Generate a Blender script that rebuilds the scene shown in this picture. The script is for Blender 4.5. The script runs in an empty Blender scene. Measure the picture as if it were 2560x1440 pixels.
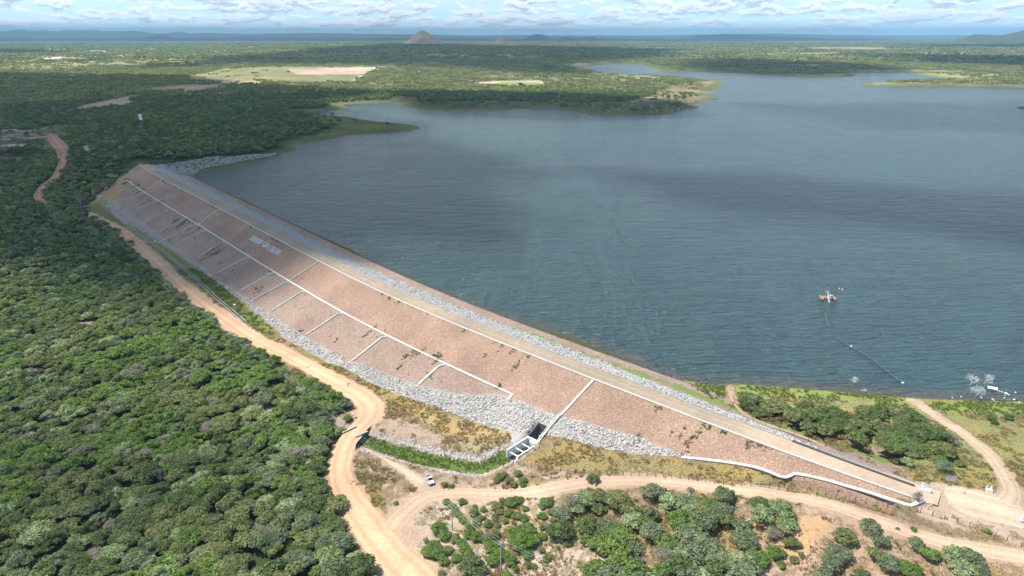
import bpy, bmesh, math, random
import numpy as np
from mathutils import Vector, Matrix

random.seed(7); RNG = np.random.default_rng(7)
SC = bpy.context.scene
rad = math.radians

# ------------------------------------------------------------------ camera
F, PITCH, H = 1707.0, rad(20.37), 118.0          # focal length in photo pixels, tilt, height over the lake
cam_d = bpy.data.cameras.new('camera')
cam_d.sensor_width = 36.0
cam_d.lens = F / 2560 * 36.0
cam_d.clip_start = 1.0
cam_d.clip_end = 300000.0
cam = bpy.data.objects.new('camera', cam_d)
SC.collection.objects.link(cam)
cam.location = (0, 0, H)
cam.rotation_euler = (math.pi / 2 - PITCH, 0, 0)
SC.camera = cam

# ------------------------------------------------------------------ sun + sky
SUN_EL, SUN_AZ = rad(62), math.atan2(0.12, -1.0)     # light comes from the left
sv = Vector((math.cos(SUN_EL) * math.cos(SUN_AZ), math.cos(SUN_EL) * math.sin(SUN_AZ), math.sin(SUN_EL)))
sun_d = bpy.data.lights.new('sun', 'SUN')
sun_d.energy = 5.0
sun_d.angle = rad(0.53)
sun_d.color = (1.0, 0.965, 0.91)
sun = bpy.data.objects.new('sun', sun_d)
SC.collection.objects.link(sun)
sun.rotation_euler = sv.to_track_quat('Z', 'Y').to_euler()

SC.view_settings.view_transform = 'Standard'
SC.view_settings.look = 'None'
SC.view_settings.exposure = 0.36
SC.view_settings.gamma = 1.0
SC.render.engine = 'CYCLES'
cy = SC.cycles
cy.max_bounces = 5
cy.diffuse_bounces = 2
cy.glossy_bounces = 2
cy.transmission_bounces = 2
cy.transparent_max_bounces = 12
cy.volume_bounces = 0
cy.use_denoising = True
cy.denoiser = 'OPENIMAGEDENOISE'
cy.denoising_prefilter = 'ACCURATE'
cy.denoising_input_passes = 'RGB_ALBEDO_NORMAL'
cy.caustics_reflective = False
cy.caustics_refractive = False
cy.sample_clamp_indirect = 4.0
cy.use_light_tree = False
HAZE = 5.4e-5

# ---- small node helper
class NT:
    def __init__(s, tree):
        s.t = tree; s.n = tree.nodes; s.l = tree.links
    def new(s, typ, **kw):
        nd = s.n.new(typ)
        for k, v in kw.items():
            if k.startswith('_'):
                setattr(nd, k[1:], v)
        return nd
    def put(s, nd, key, v):
        if v is None: return
        sock = nd.inputs[key]
        if hasattr(v, 'is_linked') or hasattr(v, 'links'):
            s.l.new(v, sock)
        else:
            if isinstance(v, (tuple, list)) and len(v) == 3 and sock.type == 'RGBA':
                v = (*v, 1)
            sock.default_value = v
    def math(s, op, a, b=None, c=None, clamp=False):
        nd = s.n.new('ShaderNodeMath'); nd.operation = op; nd.use_clamp = clamp
        s.put(nd, 0, a); s.put(nd, 1, b); s.put(nd, 2, c)
        return nd.outputs[0]
    def vmath(s, op, a, b=None, sc=None):
        nd = s.n.new('ShaderNodeVectorMath'); nd.operation = op
        s.put(nd, 0, a); s.put(nd, 1, b)
        if sc is not None: s.put(nd, 'Scale', sc)
        return nd.outputs['Value'] if op in ('LENGTH', 'DOT_PRODUCT') else nd.outputs[0]
    def noise(s, vec, scale, detail=3, rough=0.5, dist=0.0):
        nd = s.n.new('ShaderNodeTexNoise')
        s.put(nd, 'Vector', vec); s.put(nd, 'Scale', scale)
        nd.inputs['Detail'].default_value = detail
        nd.inputs['Roughness'].default_value = rough
        nd.inputs['Distortion'].default_value = dist
        return nd.outputs['Fac']
    def voro(s, vec, scale, out='Color', feature='F1'):
        nd = s.n.new('ShaderNodeTexVoronoi'); nd.feature = feature
        s.put(nd, 'Vector', vec); s.put(nd, 'Scale', scale)
        return nd.outputs[out]
    def ramp(s, fac, stops, interp='LINEAR'):
        nd = s.n.new('ShaderNodeValToRGB'); nd.color_ramp.interpolation = interp
        el = nd.color_ramp.elements
        while len(el) < len(stops): el.new(0.5)
        for e, (p, c) in zip(el, stops):
            e.position = p
            e.color = (c, c, c, 1) if isinstance(c, (int, float)) else (*c, 1)
        s.put(nd, 'Fac', fac)
        return nd.outputs['Color']
    def mapr(s, v, a, b, c=0.0, d=1.0, smooth=True):
        nd = s.n.new('ShaderNodeMapRange')
        nd.interpolation_type = 'SMOOTHSTEP' if smooth else 'LINEAR'
        s.put(nd, 'Value', v)
        for k, q in zip(('From Min', 'From Max', 'To Min', 'To Max'), (a, b, c, d)): s.put(nd, k, q)
        return nd.outputs['Result']
    def mix(s, fac, a, b, mode='MIX'):
        nd = s.n.new('ShaderNodeMix'); nd.data_type = 'RGBA'; nd.blend_type = mode
        s.put(nd, 0, fac); s.put(nd, 6, a); s.put(nd, 7, b)
        return nd.outputs[2]
    def bump(s, h, dist, strength=1.0, normal=None):
        nd = s.n.new('ShaderNodeBump')
        s.put(nd, 'Height', h); s.put(nd, 'Distance', dist); s.put(nd, 'Strength', strength)
        if normal is not None: s.put(nd, 'Normal', normal)
        return nd.outputs[0]

world = bpy.data.worlds.new('World'); SC.world = world
world.use_nodes = True
W = NT(world.node_tree); W.n.clear()
wout = W.n.new('ShaderNodeOutputWorld'); bg = W.n.new('ShaderNodeBackground')
W.l.new(bg.outputs[0], wout.inputs[0])
sky = W.n.new('ShaderNodeTexSky'); sky.sky_type = 'NISHITA'; sky.sun_disc = False
sky.sun_elevation = SUN_EL
sky.sun_rotation = math.pi / 2 - SUN_AZ
sky.altitude = 200; sky.air_density = 1.0; sky.dust_density = 0.6; sky.ozone_density = 1.5
tc = W.n.new('ShaderNodeTexCoord')
D = tc.outputs['Generated']
sp = W.n.new('ShaderNodeSeparateXYZ'); W.l.new(D, sp.inputs[0])
az = W.math('ARCTAN2', sp.outputs[0], sp.outputs[1])
zc = W.math('MAXIMUM', sp.outputs[2], 0.0)
# cloud field: azimuth against log elevation, so that rows of cumulus shrink and crowd towards the horizon
le = W.math('LOGARITHM', W.math('ADD', zc, 0.012), 2.718281828)
def cloudvec(dz):
    cb = W.n.new('ShaderNodeCombineXYZ')
    e = W.math('ADD', zc, dz)
    l2 = W.math('LOGARITHM', W.math('ADD', e, 0.012), 2.718281828)
    k = W.math('DIVIDE', 1.0, W.math('ADD', W.math('MULTIPLY', e, 8.0), 0.55))   # clouds look wider higher up
    W.put(cb, 0, W.math('MULTIPLY', az, 17.0))
    W.put(cb, 1, W.math('MULTIPLY', l2, 2.3)); cb.inputs[2].default_value = 0.37
    return cb.outputs[0]
v0 = cloudvec(0.0); v1 = cloudvec(0.0035)
def dens(v):
    a = W.noise(v, 1.7, 7, 0.55, 0.1)
    b = W.noise(v, 0.45, 2, 0.5)
    return W.math('ADD', W.math('MULTIPLY', a, 0.75), W.math('MULTIPLY', b, 0.25))
d0 = dens(v0); d1 = dens(v1)
cover = W.mapr(d0, 0.45, 0.51)
lit = W.mapr(W.math('SUBTRACT', d0, d1), -0.045, 0.022)          # upper rims bright, bases grey
thick = W.mapr(d0, 0.50, 0.66)
ccol = W.mix(lit, (4.9, 6.0, 7.4), (9.6, 10.0, 10.2))
ccol = W.mix(W.math('MULTIPLY', thick, 0.5), ccol, (4.6, 5.7, 7.2))
# higher up: broken grey-bottomed deck
hi = W.mapr(sp.outputs[2], 0.16, 0.55)
ccol = W.mix(hi, ccol, (3.6, 5.2, 7.8))
skyc = W.mix(1.0, sky.outputs[0], (1.0, 1.06, 1.12), 'MULTIPLY')
skyc = W.mix(W.mapr(sp.outputs[2], 0.0, 0.12, 0.75, 0.0), skyc, (7.2, 10.6, 13.0))
cov = W.math('MULTIPLY', W.math('MULTIPLY', cover, W.mapr(sp.outputs[2], -0.002, 0.014, 0.15, 0.95)), W.mapr(sp.outputs[2], 0.10, 0.30, 1.0, 0.62))
col = W.mix(cov, skyc, ccol)
col = W.mix(1, col, W.ramp(W.mapr(sp.outputs[2], 0.0, 0.42, 0, 1, False), [(0, 1.0), (0.06, 0.76), (0.13, 0.76), (0.22, 1.1), (0.5, 0.9), (1, 0.56)]), 'MULTIPLY')
col = W.vmath('SCALE', col, sc=1.6)
W.l.new(col, bg.inputs['Color'])
bg.inputs['Strength'].default_value = 0.087

# ------------------------------------------------------------------ scene helpers
COL = SC.collection
def link(o, parent=None):
    COL.objects.link(o)
    if parent is not None: o.parent = parent
    return o
def props(o, label=None, cat=None, group=None, kind=None):
    if label: o['label'] = label
    if cat: o['category'] = cat
    if group: o['group'] = group
    if kind: o['kind'] = kind
    return o
def empty(name, loc, label, cat, group=None, rz=0.0):
    o = bpy.data.objects.new(name, None); o.location = loc; o.rotation_euler = (0, 0, rz)
    o.empty_display_size = 0.5
    link(o); return props(o, label, cat, group)
def mesh_obj(name, verts, faces, mat, parent=None, smooth=False, data_name=None):
    me = bpy.data.meshes.new(data_name or name)
    me.from_pydata([tuple(v) for v in verts], [], [tuple(f) for f in faces])
    if mat is not None: me.materials.append(mat)
    if smooth: me.shade_smooth()
    me.update()
    o = bpy.data.objects.new(name, me)
    return link(o, parent)
def grid_faces(nr, nc):
    i = np.arange(nr - 1)[:, None] * nc + np.arange(nc - 1)[None, :]
    i = i.ravel()
    return np.stack([i, i + 1, i + nc + 1, i + nc], 1)
def fast_mesh(name, V, Fq, mat, cols=None, smooth=True):
    me = bpy.data.meshes.new(name)
    n = Fq.shape[1]
    me.vertices.add(len(V)); me.vertices.foreach_set('co', np.ascontiguousarray(V, dtype=np.float32).ravel())
    me.loops.add(Fq.size); me.loops.foreach_set('vertex_index', np.ascontiguousarray(Fq, dtype=np.int32).ravel())
    me.polygons.add(len(Fq))
    me.polygons.foreach_set('loop_start', np.arange(0, Fq.size, n, dtype=np.int32))
    me.polygons.foreach_set('loop_total', np.full(len(Fq), n, dtype=np.int32))
    me.update(calc_edges=True)
    if smooth: me.shade_smooth()
    if mat is not None: me.materials.append(mat)
    if cols is not None:
        for k, c in cols.items():
            a = me.attributes.new(k, 'FLOAT_COLOR', 'POINT')
            c4 = np.ones((len(V), 4), np.float32); c4[:, :c.shape[1]] = c
            a.data.foreach_set('color', c4.ravel())
    return me
class MB:
    """collects boxes, bars, tubes and prisms into one mesh"""
    def __init__(s): s.v = []; s.f = []
    def add(s, vs, fs):
        o = len(s.v); s.v += [tuple(v) for v in vs]; s.f += [tuple(i + o for i in f) for f in fs]; return s
    def hexa(s, b, t):                         # 4 bottom, 4 top points, counter-clockwise
        return s.add(list(b) + list(t), [(3, 2, 1, 0), (4, 5, 6, 7), (0, 1, 5, 4), (1, 2, 6, 5), (2, 3, 7, 6), (3, 0, 4, 7)])
    def box(s, c, d, rz=0.0):
        x, y, z = d[0] / 2, d[1] / 2, d[2] / 2
        m = Matrix.Rotation(rz, 3, 'Z'); c = Vector(c)
        p = [c + m @ Vector(q) for q in ((-x, -y, -z), (x, -y, -z), (x, y, -z), (-x, y, -z), (-x, -y, z), (x, -y, z), (x, y, z), (-x, y, z))]
        return s.hexa(p[:4], p[4:])
    def bar(s, a, b, w, h=None, up=(0, 0, 1)):
        a, b = Vector(a), Vector(b); h = h or w
        d = (b - a).normalized(); u = Vector(up)
        if abs(d.dot(u)) > 0.98: u = Vector((1, 0, 0))
        r = d.cross(u).normalized() * w / 2; u = r.cross(d).normalized() * h / 2
        return s.hexa([a - r - u, a + r - u, b + r - u, b - r - u], [a - r + u, a + r + u, b + r + u, b - r + u])
    def tube(s, pts, rs, n=7, cap=True):
        pts = [Vector(p) for p in pts]
        if not isinstance(rs, (list, tuple)): rs = [rs] * len(pts)
        vs = []; fs = []
        for i, p in enumerate(pts):
            d = (pts[min(i + 1, len(pts) - 1)] - pts[max(i - 1, 0)]).normalized()
            u = Vector((0, 0, 1)) if abs(d.z) < 0.9 else Vector((1, 0, 0))
            r = d.cross(u).normalized(); u = r.cross(d)
            for k in range(n):
                a = 2 * math.pi * k / n
                vs.append(p + (r * math.cos(a) + u * math.sin(a)) * rs[i])
        for i in range(len(pts) - 1):
            for k in range(n):
                k2 = (k + 1) % n
                fs.append((i * n + k, i * n + k2, (i + 1) * n + k2, (i + 1) * n + k))
        if cap:
            fs.append(tuple(range(n))[::-1]); fs.append(tuple(range((len(pts) - 1) * n, len(pts) * n)))
        return s.add(vs, fs)
    def build(s, name, mat, parent=None, smooth=False):
        o = mesh_obj(name, s.v, s.f, mat, parent, smooth)
        return o

# ------------------------------------------------------------------ picture point -> place on the land
CP, SP = math.cos(PITCH), math.sin(PITCH)
def rayn(u, v):
    x = (np.asarray(u, float) - 1280) / F; y = (720 - np.asarray(v, float)) / F
    return np.stack([x, CP + y * SP, -SP + y * CP], -1)
def un(u, v, z=0.0):
    d = rayn(u, v); t = (z - H) / d[..., 2]
    return d[..., :2] * np.asarray(t)[..., None]
def proj(x, y, z):
    d = y * CP - (z - H) * SP
    return 1280 + F * x / d, 720 - F * (y * SP + (z - H) * CP) / d

def hash2(ix, iy, s):
    h = (ix.astype(np.int64) * 374761393 + iy.astype(np.int64) * 668265263 + s * 982451653) & 0xffffffff
    h = ((h ^ (h >> 13)) * 1274126177) & 0xffffffff
    return ((h ^ (h >> 16)) & 0xffff) / 65535.0
def vnoise(x, y, s=0):
    ix = np.floor(x); iy = np.floor(y); fx = x - ix; fy = y - iy
    fx = fx * fx * (3 - 2 * fx); fy = fy * fy * (3 - 2 * fy)
    a = hash2(ix, iy, s); b = hash2(ix + 1, iy, s); c = hash2(ix, iy + 1, s); d = hash2(ix + 1, iy + 1, s)
    return (a * (1 - fx) + b * fx) * (1 - fy) + (c * (1 - fx) + d * fx) * fy
def fbm(x, y, s=0, o=4):
    r = 0; a = 0.5; t = 0
    for k in range(o):
        r = r + a * vnoise(x, y, s + k * 17); t += a; a *= 0.5; x = x * 2.03 + 11.3; y = y * 2.03 + 5.7
    return r / t
def seg_poly(poly):
    P = np.asarray(poly, float); return P, np.roll(P, -1, 0)
def inside(poly, x, y):
    A, B = seg_poly(poly); r = np.zeros(x.shape, bool)
    for (ax, ay), (bx, by) in zip(A, B):
        if ay == by: continue
        c = ((ay > y) != (by > y)) & (x < (bx - ax) * (y - ay) / (by - ay) + ax)
        r ^= c
    return r
def dist_poly(poly, x, y, closed=True):
    A = np.asarray(poly, float); B = np.roll(A, -1, 0)
    if not closed: A, B = A[:-1], B[:-1]
    best = np.full(x.shape, 1e18)
    for (ax, ay), (bx, by) in zip(A, B):
        dx, dy = bx - ax, by - ay; L = dx * dx + dy * dy + 1e-9
        t = np.clip(((x - ax) * dx + (y - ay) * dy) / L, 0, 1)
        d = (x - ax - t * dx) ** 2 + (y - ay - t * dy) ** 2
        np.minimum(best, d, out=best)
    return np.sqrt(best)
def sdist(poly, x, y):                      # positive inside
    x = np.asarray(x, float); y = np.asarray(y, float)
    P = np.asarray(poly)
    out = np.full(x.shape, -1e6)
    m = 60 + 0.1 * max(np.ptp(P[:, 0]), np.ptp(P[:, 1]))
    k = (x > P[:, 0].min() - m) & (x < P[:, 0].max() + m) & (y > P[:, 1].min() - m) & (y < P[:, 1].max() + m)
    if k.any():
        d = dist_poly(P, x[k], y[k]); i = inside(P, x[k], y[k])
        out[k] = np.where(i, d, -d)
    return out

# ------------------------------------------------------------------ shoreline
SHORE_PX = [(2980, 1008), (2560, 1005), (2440, 1003), (2280, 996), (2180, 985), (2100, 980), (2000, 972), (1900, 965), (1840, 960),
 (1780, 964), (1700, 950), (1640, 930), (1580, 905), (1530, 885), (1480, 865), (1400, 835), (1300, 808), (1200, 775), (1100, 735),
 (1000, 690), (930, 655), (870, 620), (800, 590), (700, 545), (600, 495), (520, 462), (480, 440), (497, 431), (560, 425), (600, 415),
 (650, 400), (690, 388), (745, 374), (735, 366), (722, 362), (752, 354), (800, 351), (845, 345), (865, 338), (900, 335), (960, 333),
 (1000, 330), (1040, 325), (1051, 319), (1038, 313), (1000, 309), (950, 305), (900, 298), (860, 291), (820, 288), (790, 284),
 (765, 281), (830, 277), (870, 269), (855, 262), (890, 259), (930, 258), (980, 256), (1018, 249), (1000, 257), (1005, 264),
 (1050, 272), (1062, 275), (1120, 278), (1200, 281), (1240, 276), (1300, 271), (1400, 272), (1440, 279), (1470, 287), (1530, 289),
 (1620, 288), (1680, 285), (1690, 279), (1750, 270), (1737, 264), (1715, 258), (1780, 250), (1802, 248), (1790, 243), (1745, 238),
 (1720, 235), (1812, 233), (1780, 230), (1765, 228), (1790, 222), (1795, 216), (1810, 207), (1805, 203), (1740, 199), (1690, 194),
 (1650, 190), (1560, 187), (1500, 183), (1465, 178), (1500, 174), (1450, 172), (1410, 164), (1490, 164), (1520, 160), (1590, 160),
 (1610, 164), (1650, 170), (1610, 175), (1640, 180), (1700, 180), (1800, 181), (1880, 185), (1950, 190), (2060, 193), (2128, 192),
 (2145, 186), (2110, 181), (2180, 181), (2260, 181), (2330, 182), (2380, 183), (2260, 186), (2320, 191), (2385, 199), (2320, 202),
 (2240, 204), (2190, 206), (2142, 210), (2150, 214), (2200, 216), (2300, 216), (2400, 217), (2500, 219), (2560, 220), (2980, 226)]
SHORE = un(*np.array(SHORE_PX, float).T)
ISLET = un(*np.array([(2536, 269), (2550, 266), (2600, 266), (2640, 275), (2580, 274), (2550, 272)], float).T)

# ------------------------------------------------------------------ the dam's axis
CC = [(340, 408), (407, 448), (549, 521), (660, 580), (798, 653), (930, 720), (1100, 795), (1300, 876), (1485, 948), (1700, 1030),
      (2000, 1145), (2150, 1198), (2310, 1252)]
ZC = 6.0
Craw = un(*np.array(CC, float).T, ZC)
dd = np.r_[0, np.cumsum(np.hypot(*np.diff(Craw, axis=0).T))]
LEN = dd[-1]
ls = np.linspace(0, LEN, 240)
Cx = np.interp(ls, dd, Craw[:, 0]); Cy = np.interp(ls, dd, Craw[:, 1])
def smooth1(a, n):
    k = np.ones(n) / n; p = np.r_[2 * a[0] - a[n:0:-1], a, 2 * a[-1] - a[-2:-n - 2:-1]]
    return np.convolve(p, k, 'same')[n:-n]
Cx, Cy = smooth1(Cx, 21), smooth1(Cy, 21)
TX, TY = np.gradient(Cx), np.gradient(Cy); tl = np.hypot(TX, TY); TX /= tl; TY /= tl
def axis_at(l):
    l = np.asarray(l, float)
    x = np.interp(l, ls, Cx) + np.where(l > LEN, (l - LEN) * TX[-1], 0) + np.where(l < 0, l * TX[0], 0)
    y = np.interp(l, ls, Cy) + np.where(l > LEN, (l - LEN) * TY[-1], 0) + np.where(l < 0, l * TY[0], 0)
    tx = np.interp(l, ls, TX); ty = np.interp(l, ls, TY); q = np.hypot(tx, ty)
    return x, y, tx / q, ty / q
def at_ls(l, s):                       # s > 0: downstream of the crest's downstream edge
    x, y, tx, ty = axis_at(l)
    return x + ty * s, y - tx * s
def dam_ls(x, y):
    x = np.asarray(x, float); y = np.asarray(y, float)
    l = np.interp(y, Cy[::-1], ls[::-1])
    l = np.where(y > Cy[0], -(y - Cy[0]) / abs(TY[0]), l)
    for _ in range(6):
        ax, ay, tx, ty = axis_at(l)
        l = np.clip(l + (x - ax) * tx + (y - ay) * ty, -150, LEN + 60)
    ax, ay, tx, ty = axis_at(l)
    return l, (x - ax) * ty - (y - ay) * tx
# cross-section height over s
PS = np.array([-75, -50, -33, -30, -19.5, -7.3, -7.0, 0.0, 15.8, 17.2, 60.0])
PZ = np.array([-14, -8, -1.0, 0.0, 1.5, 5.9, 6.0, 6.0, -1.9, -2.3, -23.7])
def dam_z(s): return np.interp(s, PS, PZ)
def dam_hit(u, v):                     # picture point on the dam's surface
    z = ZC
    for _ in range(80):
        x, y = un(u, v, z); l, s = dam_ls(x, y); z = 0.65 * z + 0.35 * float(dam_z(s))
    return float(l), float(s), float(x), float(y), float(z)

# ------------------------------------------------------------------ terrain height
CTRL = [(245, 495, -14.2), (400, 605, -13.2), (600, 745, -12), (720, 850, -13.2), (900, 940, -11.6), (1050, 1000, -10.1), (1180, 1050, -9.0),
 (1310, 1072, -7.0), (1420, 1095, -4.9), (1550, 1125, -3.2), (1640, 1140, -1.9), (1703, 1146, -0.6), (1860, 1166, 1.9), (1960, 1197, 2.8), (2100, 1215, 4.3), (2275, 1268, 5.3),
 (300, 520, -13.5), (270, 497, -11), (290, 470, -6), (318, 447, -2.6), (330, 428, 2), (345, 412, 6.3), (372, 409, 6.3), (400, 408, 5), (300, 440, -2), (250, 470, -11),
 (0, 700, -13), (0, 850, -13), (0, 1000, -14), (0, 1440, -14), (0, 1700, -14), (300, 800, -13.5), (300, 1200, -14), (600, 1000, -13), (600, 1440, -13), (600, 1700, -12),
 (950, 1350, -11), (850, 1180, -11.5), (1000, 1200, -10), (900, 1030, -12), (1100, 1100, -9.8), (1200, 1130, -9.2), (1000, 1080, -11), (1380, 1150, -5.8), (1500, 1160, -4.2), (1700, 1175, -1.0), (2200, 1262, 4.9), (2250, 1288, 5.1), (2050, 1228, 3.7), (2150, 1252, 4.6), (1900, 1202, 2.4),
 (1300, 1230, -8), (1200, 1400, -9), (1200, 1700, -9), (1450, 1400, -7.5), (1500, 1215, -5), (1800, 1222, 0), (1800, 1400, -3), (2000, 1245, 3.0), (2100, 1270, 4.0), (2100, 1420, 1),
 (2300, 1285, 5), (2320, 1245, 5.9), (2500, 1260, 5), (2560, 1400, 4), (2800, 1400, 4), (1900, 1700, -3), (2600, 1700, 2), (2400, 1350, 4.5),
 (2100, 1085, 2.2), (2000, 1100, 3.9), (1900, 1062, 2.6), (2200, 1180, 5), (2400, 1100, 2), (2500, 1180, 4), (1900, 1010, 1.4), (1780, 1000, 1.2), (2560, 1060, 1.2), (2800, 1060, 1.5), (2900, 1200, 4),
 (130, 450, -8), (110, 500, -12.5), (100, 400, -8), (150, 380, -6.5), (130, 345, -3), (50, 345, -2), (0, 300, 1), (0, 400, -6), (0, 500, -12), (-400, 500, -12), (-400, 1000, -14), (-500, 340, 0), (-400, 1500, -14),
 (350, 308, 15), (250, 340, 6), (200, 300, 3), (200, 420, -2), (250, 400, 5), (300, 385, 10), (500, 330, 11), (450, 380, 9), (430, 395, 7), (600, 300, 6), (550, 375, 7), (700, 345, 3), (600, 398, 3), (480, 405, 4),
 (500, 425, 2.5), (0, 250, 4), (200, 250, 4), (500, 250, 4), (200, 205, 5), (700, 230, 4), (900, 280, 3), (1200, 240, 4), (1500, 240, 4), (1000, 200, 5), (2300, 190, 4), (2500, 170, 5),
 (1500, 130, 5), (500, 150, 5), (-300, 150, 5), (2600, 140, 5), (2900, 200, 5), (-500, 220, 4)]
def warp(x, y):
    r = np.hypot(x, y) + 1e-6
    return np.arctan2(x, y) * 2.2, np.log(r)
_c = np.array(CTRL, float)
_cxy = np.array([un(u, v, z) for u, v, z in _c])
_wx, _wy = warp(_cxy[:, 0], _cxy[:, 1])
def _phi(a): return np.sqrt(a * a + 0.0009)
_M = _phi(np.hypot(_wx[:, None] - _wx, _wy[:, None] - _wy))
_n = len(_wx)
_A = np.zeros((_n + 1, _n + 1)); _A[:_n, :_n] = _M + 0.0 * np.eye(_n); _A[:_n, _n] = 1; _A[_n, :_n] = 1
_wt = np.linalg.solve(_A, np.r_[_c[:, 2], 0])
STREAM = [un(u, v, z) for u, v, z in ((1300, 1120, -9), (1250, 1148, -10), (1200, 1168, -10.5), (1130, 1160, -11), (1050, 1142, -11.5), (980, 1120, -12), (905, 1097, -12.5), (875, 1090, -12.8), (850, 1075, -13))]
def terrain(x, y):
    x = np.asarray(x, float); y = np.asarray(y, float); shp = x.shape
    x = np.atleast_1d(x).ravel(); y = np.atleast_1d(y).ravel()
    out = np.empty(x.shape)
    for k in range(0, len(x), 40000):
        X = x[k:k + 40000]; Y = y[k:k + 40000]
        wx, wy = warp(X, Y)
        z = _phi(np.hypot(wx[:, None] - _wx, wy[:, None] - _wy)) @ _wt[:_n] + _wt[_n]
        r = np.hypot(X, Y)
        far = np.clip((r - 1300) / 1500, 0, 1)
        z = z * (1 - far) + 5.0 * far
        rel = (fbm(X / 900, Y / 900, 3, 4) - 0.45)
        amp = np.interp(r, [500, 1200, 3000, 8000, 20000], [0, 4, 12, 24, 36])
        big = (fbm(X / 4200, Y / 4200, 9, 3) - 0.45)
        ampb = np.interp(r, [3000, 8000, 30000], [0, 22, 60])
        sd = sdist(SHORE, X, Y); sd = np.where(sd < -1e5, -3000, sd)
        shore_r = np.clip(-sd / 250, 0, 1)
        z = z + np.maximum(rel, -0.12) * amp * shore_r + np.maximum(big, -0.03) * ampb * shore_r
        z = z + (fbm(X / 14, Y / 14, 5, 3) - 0.5) * np.interp(r, [0, 400, 1000], [0.5, 1.0, 2.0]) * np.clip(-sd / 20, 0, 1)
        # lake bed and beach
        l, s = dam_ls(X, Y)
        up = (s < -7) | (r > 900) | ((l > LEN) & (s < 3))
        land = np.minimum(z, 0.12 + np.maximum(-sd, 0) * 0.11 + np.clip((-sd - 30) * 0.3, 0, 999))
        land = np.where(up, np.maximum(land, 0.12), z)
        z = np.where(sd > 0, -np.minimum(sd * 0.16, 9), np.where(up, np.minimum(land, np.maximum(z, 0.3)), z))
        isd = sdist(ISLET, X, Y)
        z = np.where(isd > 0, 0.15 + isd * 0.1, z)
        # stream bed below the outlet
        ds = dist_poly(STREAM, X, Y, closed=False)
        z = z - 2.2 * np.clip(1 - (ds / 7.5) ** 2, 0, 1)
        out[k:k + 40000] = z
    return out.reshape(shp) if shp else float(out[0])
def ground_pt(u, v, it=14):
    u = np.atleast_1d(np.asarray(u, float)); v = np.atleast_1d(np.asarray(v, float))
    z = np.zeros(u.shape)
    for _ in range(it):
        p = un(u, v, z); z = 0.4 * z + 0.6 * terrain(p[:, 0], p[:, 1])
    return np.c_[un(u, v, z), z]
def GP(u, v):
    return Vector(ground_pt(u, v)[0])
def gpoly(px): 
    a = np.array(px, float); return ground_pt(a[:, 0], a[:, 1])[:, :2]
# ------------------------------------------------------------------ materials
def new_mat(name):
    m = bpy.data.materials.new(name); m.use_nodes = True
    N = NT(m.node_tree); b = m.node_tree.nodes['Principled BSDF']
    return m, N, b
def plain(name, col, rough=0.8, var=0.12, scale=3.0, metal=0.0, bump=0.0):
    m, N, b = new_mat(name)
    g = N.new('ShaderNodeNewGeometry')
    n = N.noise(g.outputs['Position'], scale, 4, 0.6)
    c = N.mix(n, tuple(k * (1 - var) for k in col), tuple(min(1, k * (1 + var)) for k in col))
    N.put(b, 'Base Color', c); b.inputs['Roughness'].default_value = rough; b.inputs['Metallic'].default_value = metal
    if bump: N.put(b, 'Normal', N.bump(n, bump))
    return m
def soil_mat(name, grain, contrast, bdist, far=True):
    """two-layer ground: soil colour and plant colour come from the mesh, grain and patches are procedural"""
    m, N, b = new_mat(name)
    g = N.new('ShaderNodeNewGeometry'); P = g.outputs['Position']
    a1 = N.new('ShaderNodeAttribute'); a1.attribute_name = 'Soil'
    a2 = N.new('ShaderNodeAttribute'); a2.attribute_name = 'Plant'
    a3 = N.new('ShaderNodeAttribute'); a3.attribute_name = 'Cover'
    sp = N.new('ShaderNodeSeparateColor'); N.l.new(a3.outputs['Color'], sp.inputs[0])
    n1 = N.noise(P, grain, 4, 0.65)
    n2 = N.noise(P, 0.35, 4, 0.6)
    n3 = N.noise(P, 0.045, 5, 0.6)
    # patches: low cover -> few specks of plants, full cover -> closed carpet
    pn = N.math('ADD', N.math('MULTIPLY', n1, 0.35), N.math('ADD', N.math('MULTIPLY', n2, 0.40), N.math('MULTIPLY', n3, 0.25)))
    thr = N.mapr(sp.outputs[0], 0.0, 1.0, 0.68, 0.30, False)
    fac = N.mapr(N.math('SUBTRACT', pn, thr), -0.045, 0.045)
    soil = N.mix(N.mapr(n1, 0.3, 0.7), N.mix(1, a1.outputs['Color'], (1 - contrast,) * 3, 'MULTIPLY'), N.mix(1, a1.outputs['Color'], (1 + contrast,) * 3, 'MULTIPLY'))
    soil = N.mix(1, soil, N.ramp(n3, [(0.3, 0.80), (0.7, 1.18)]), 'MULTIPLY')
    pl = N.mix(1, a2.outputs['Color'], N.ramp(n1, [(0.25, 0.55), (0.75, 1.5)]), 'MULTIPLY')
    pl = N.mix(N.mapr(n3, 0.4, 0.6, 0.0, 0.45), pl, N.mix(1, pl, (1.45, 1.1, 0.75), 'MULTIPLY'))
    col = N.mix(fac, soil, pl)
    if far:
        n4 = N.noise(P, 0.0022, 4, 0.6); n5 = N.noise(P, 0.012, 3, 0.6)
        col = N.mix(1, col, N.ramp(n4, [(0.35, 0.78), (0.65, 1.25)]), 'MULTIPLY')
        col = N.mix(1, col, N.ramp(n5, [(0.35, 0.82), (0.65, 1.2)]), 'MULTIPLY')
    N.put(b, 'Base Color', col); b.inputs['Roughness'].default_value = 0.95
    b.inputs['Specular IOR Level'].default_value = 0.15
    h = N.math('ADD', N.math('MULTIPLY', n1, 1.0), N.math('MULTIPLY', fac, 0.6))
    N.put(b, 'Normal', N.bump(h, bdist))
    return m

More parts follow.
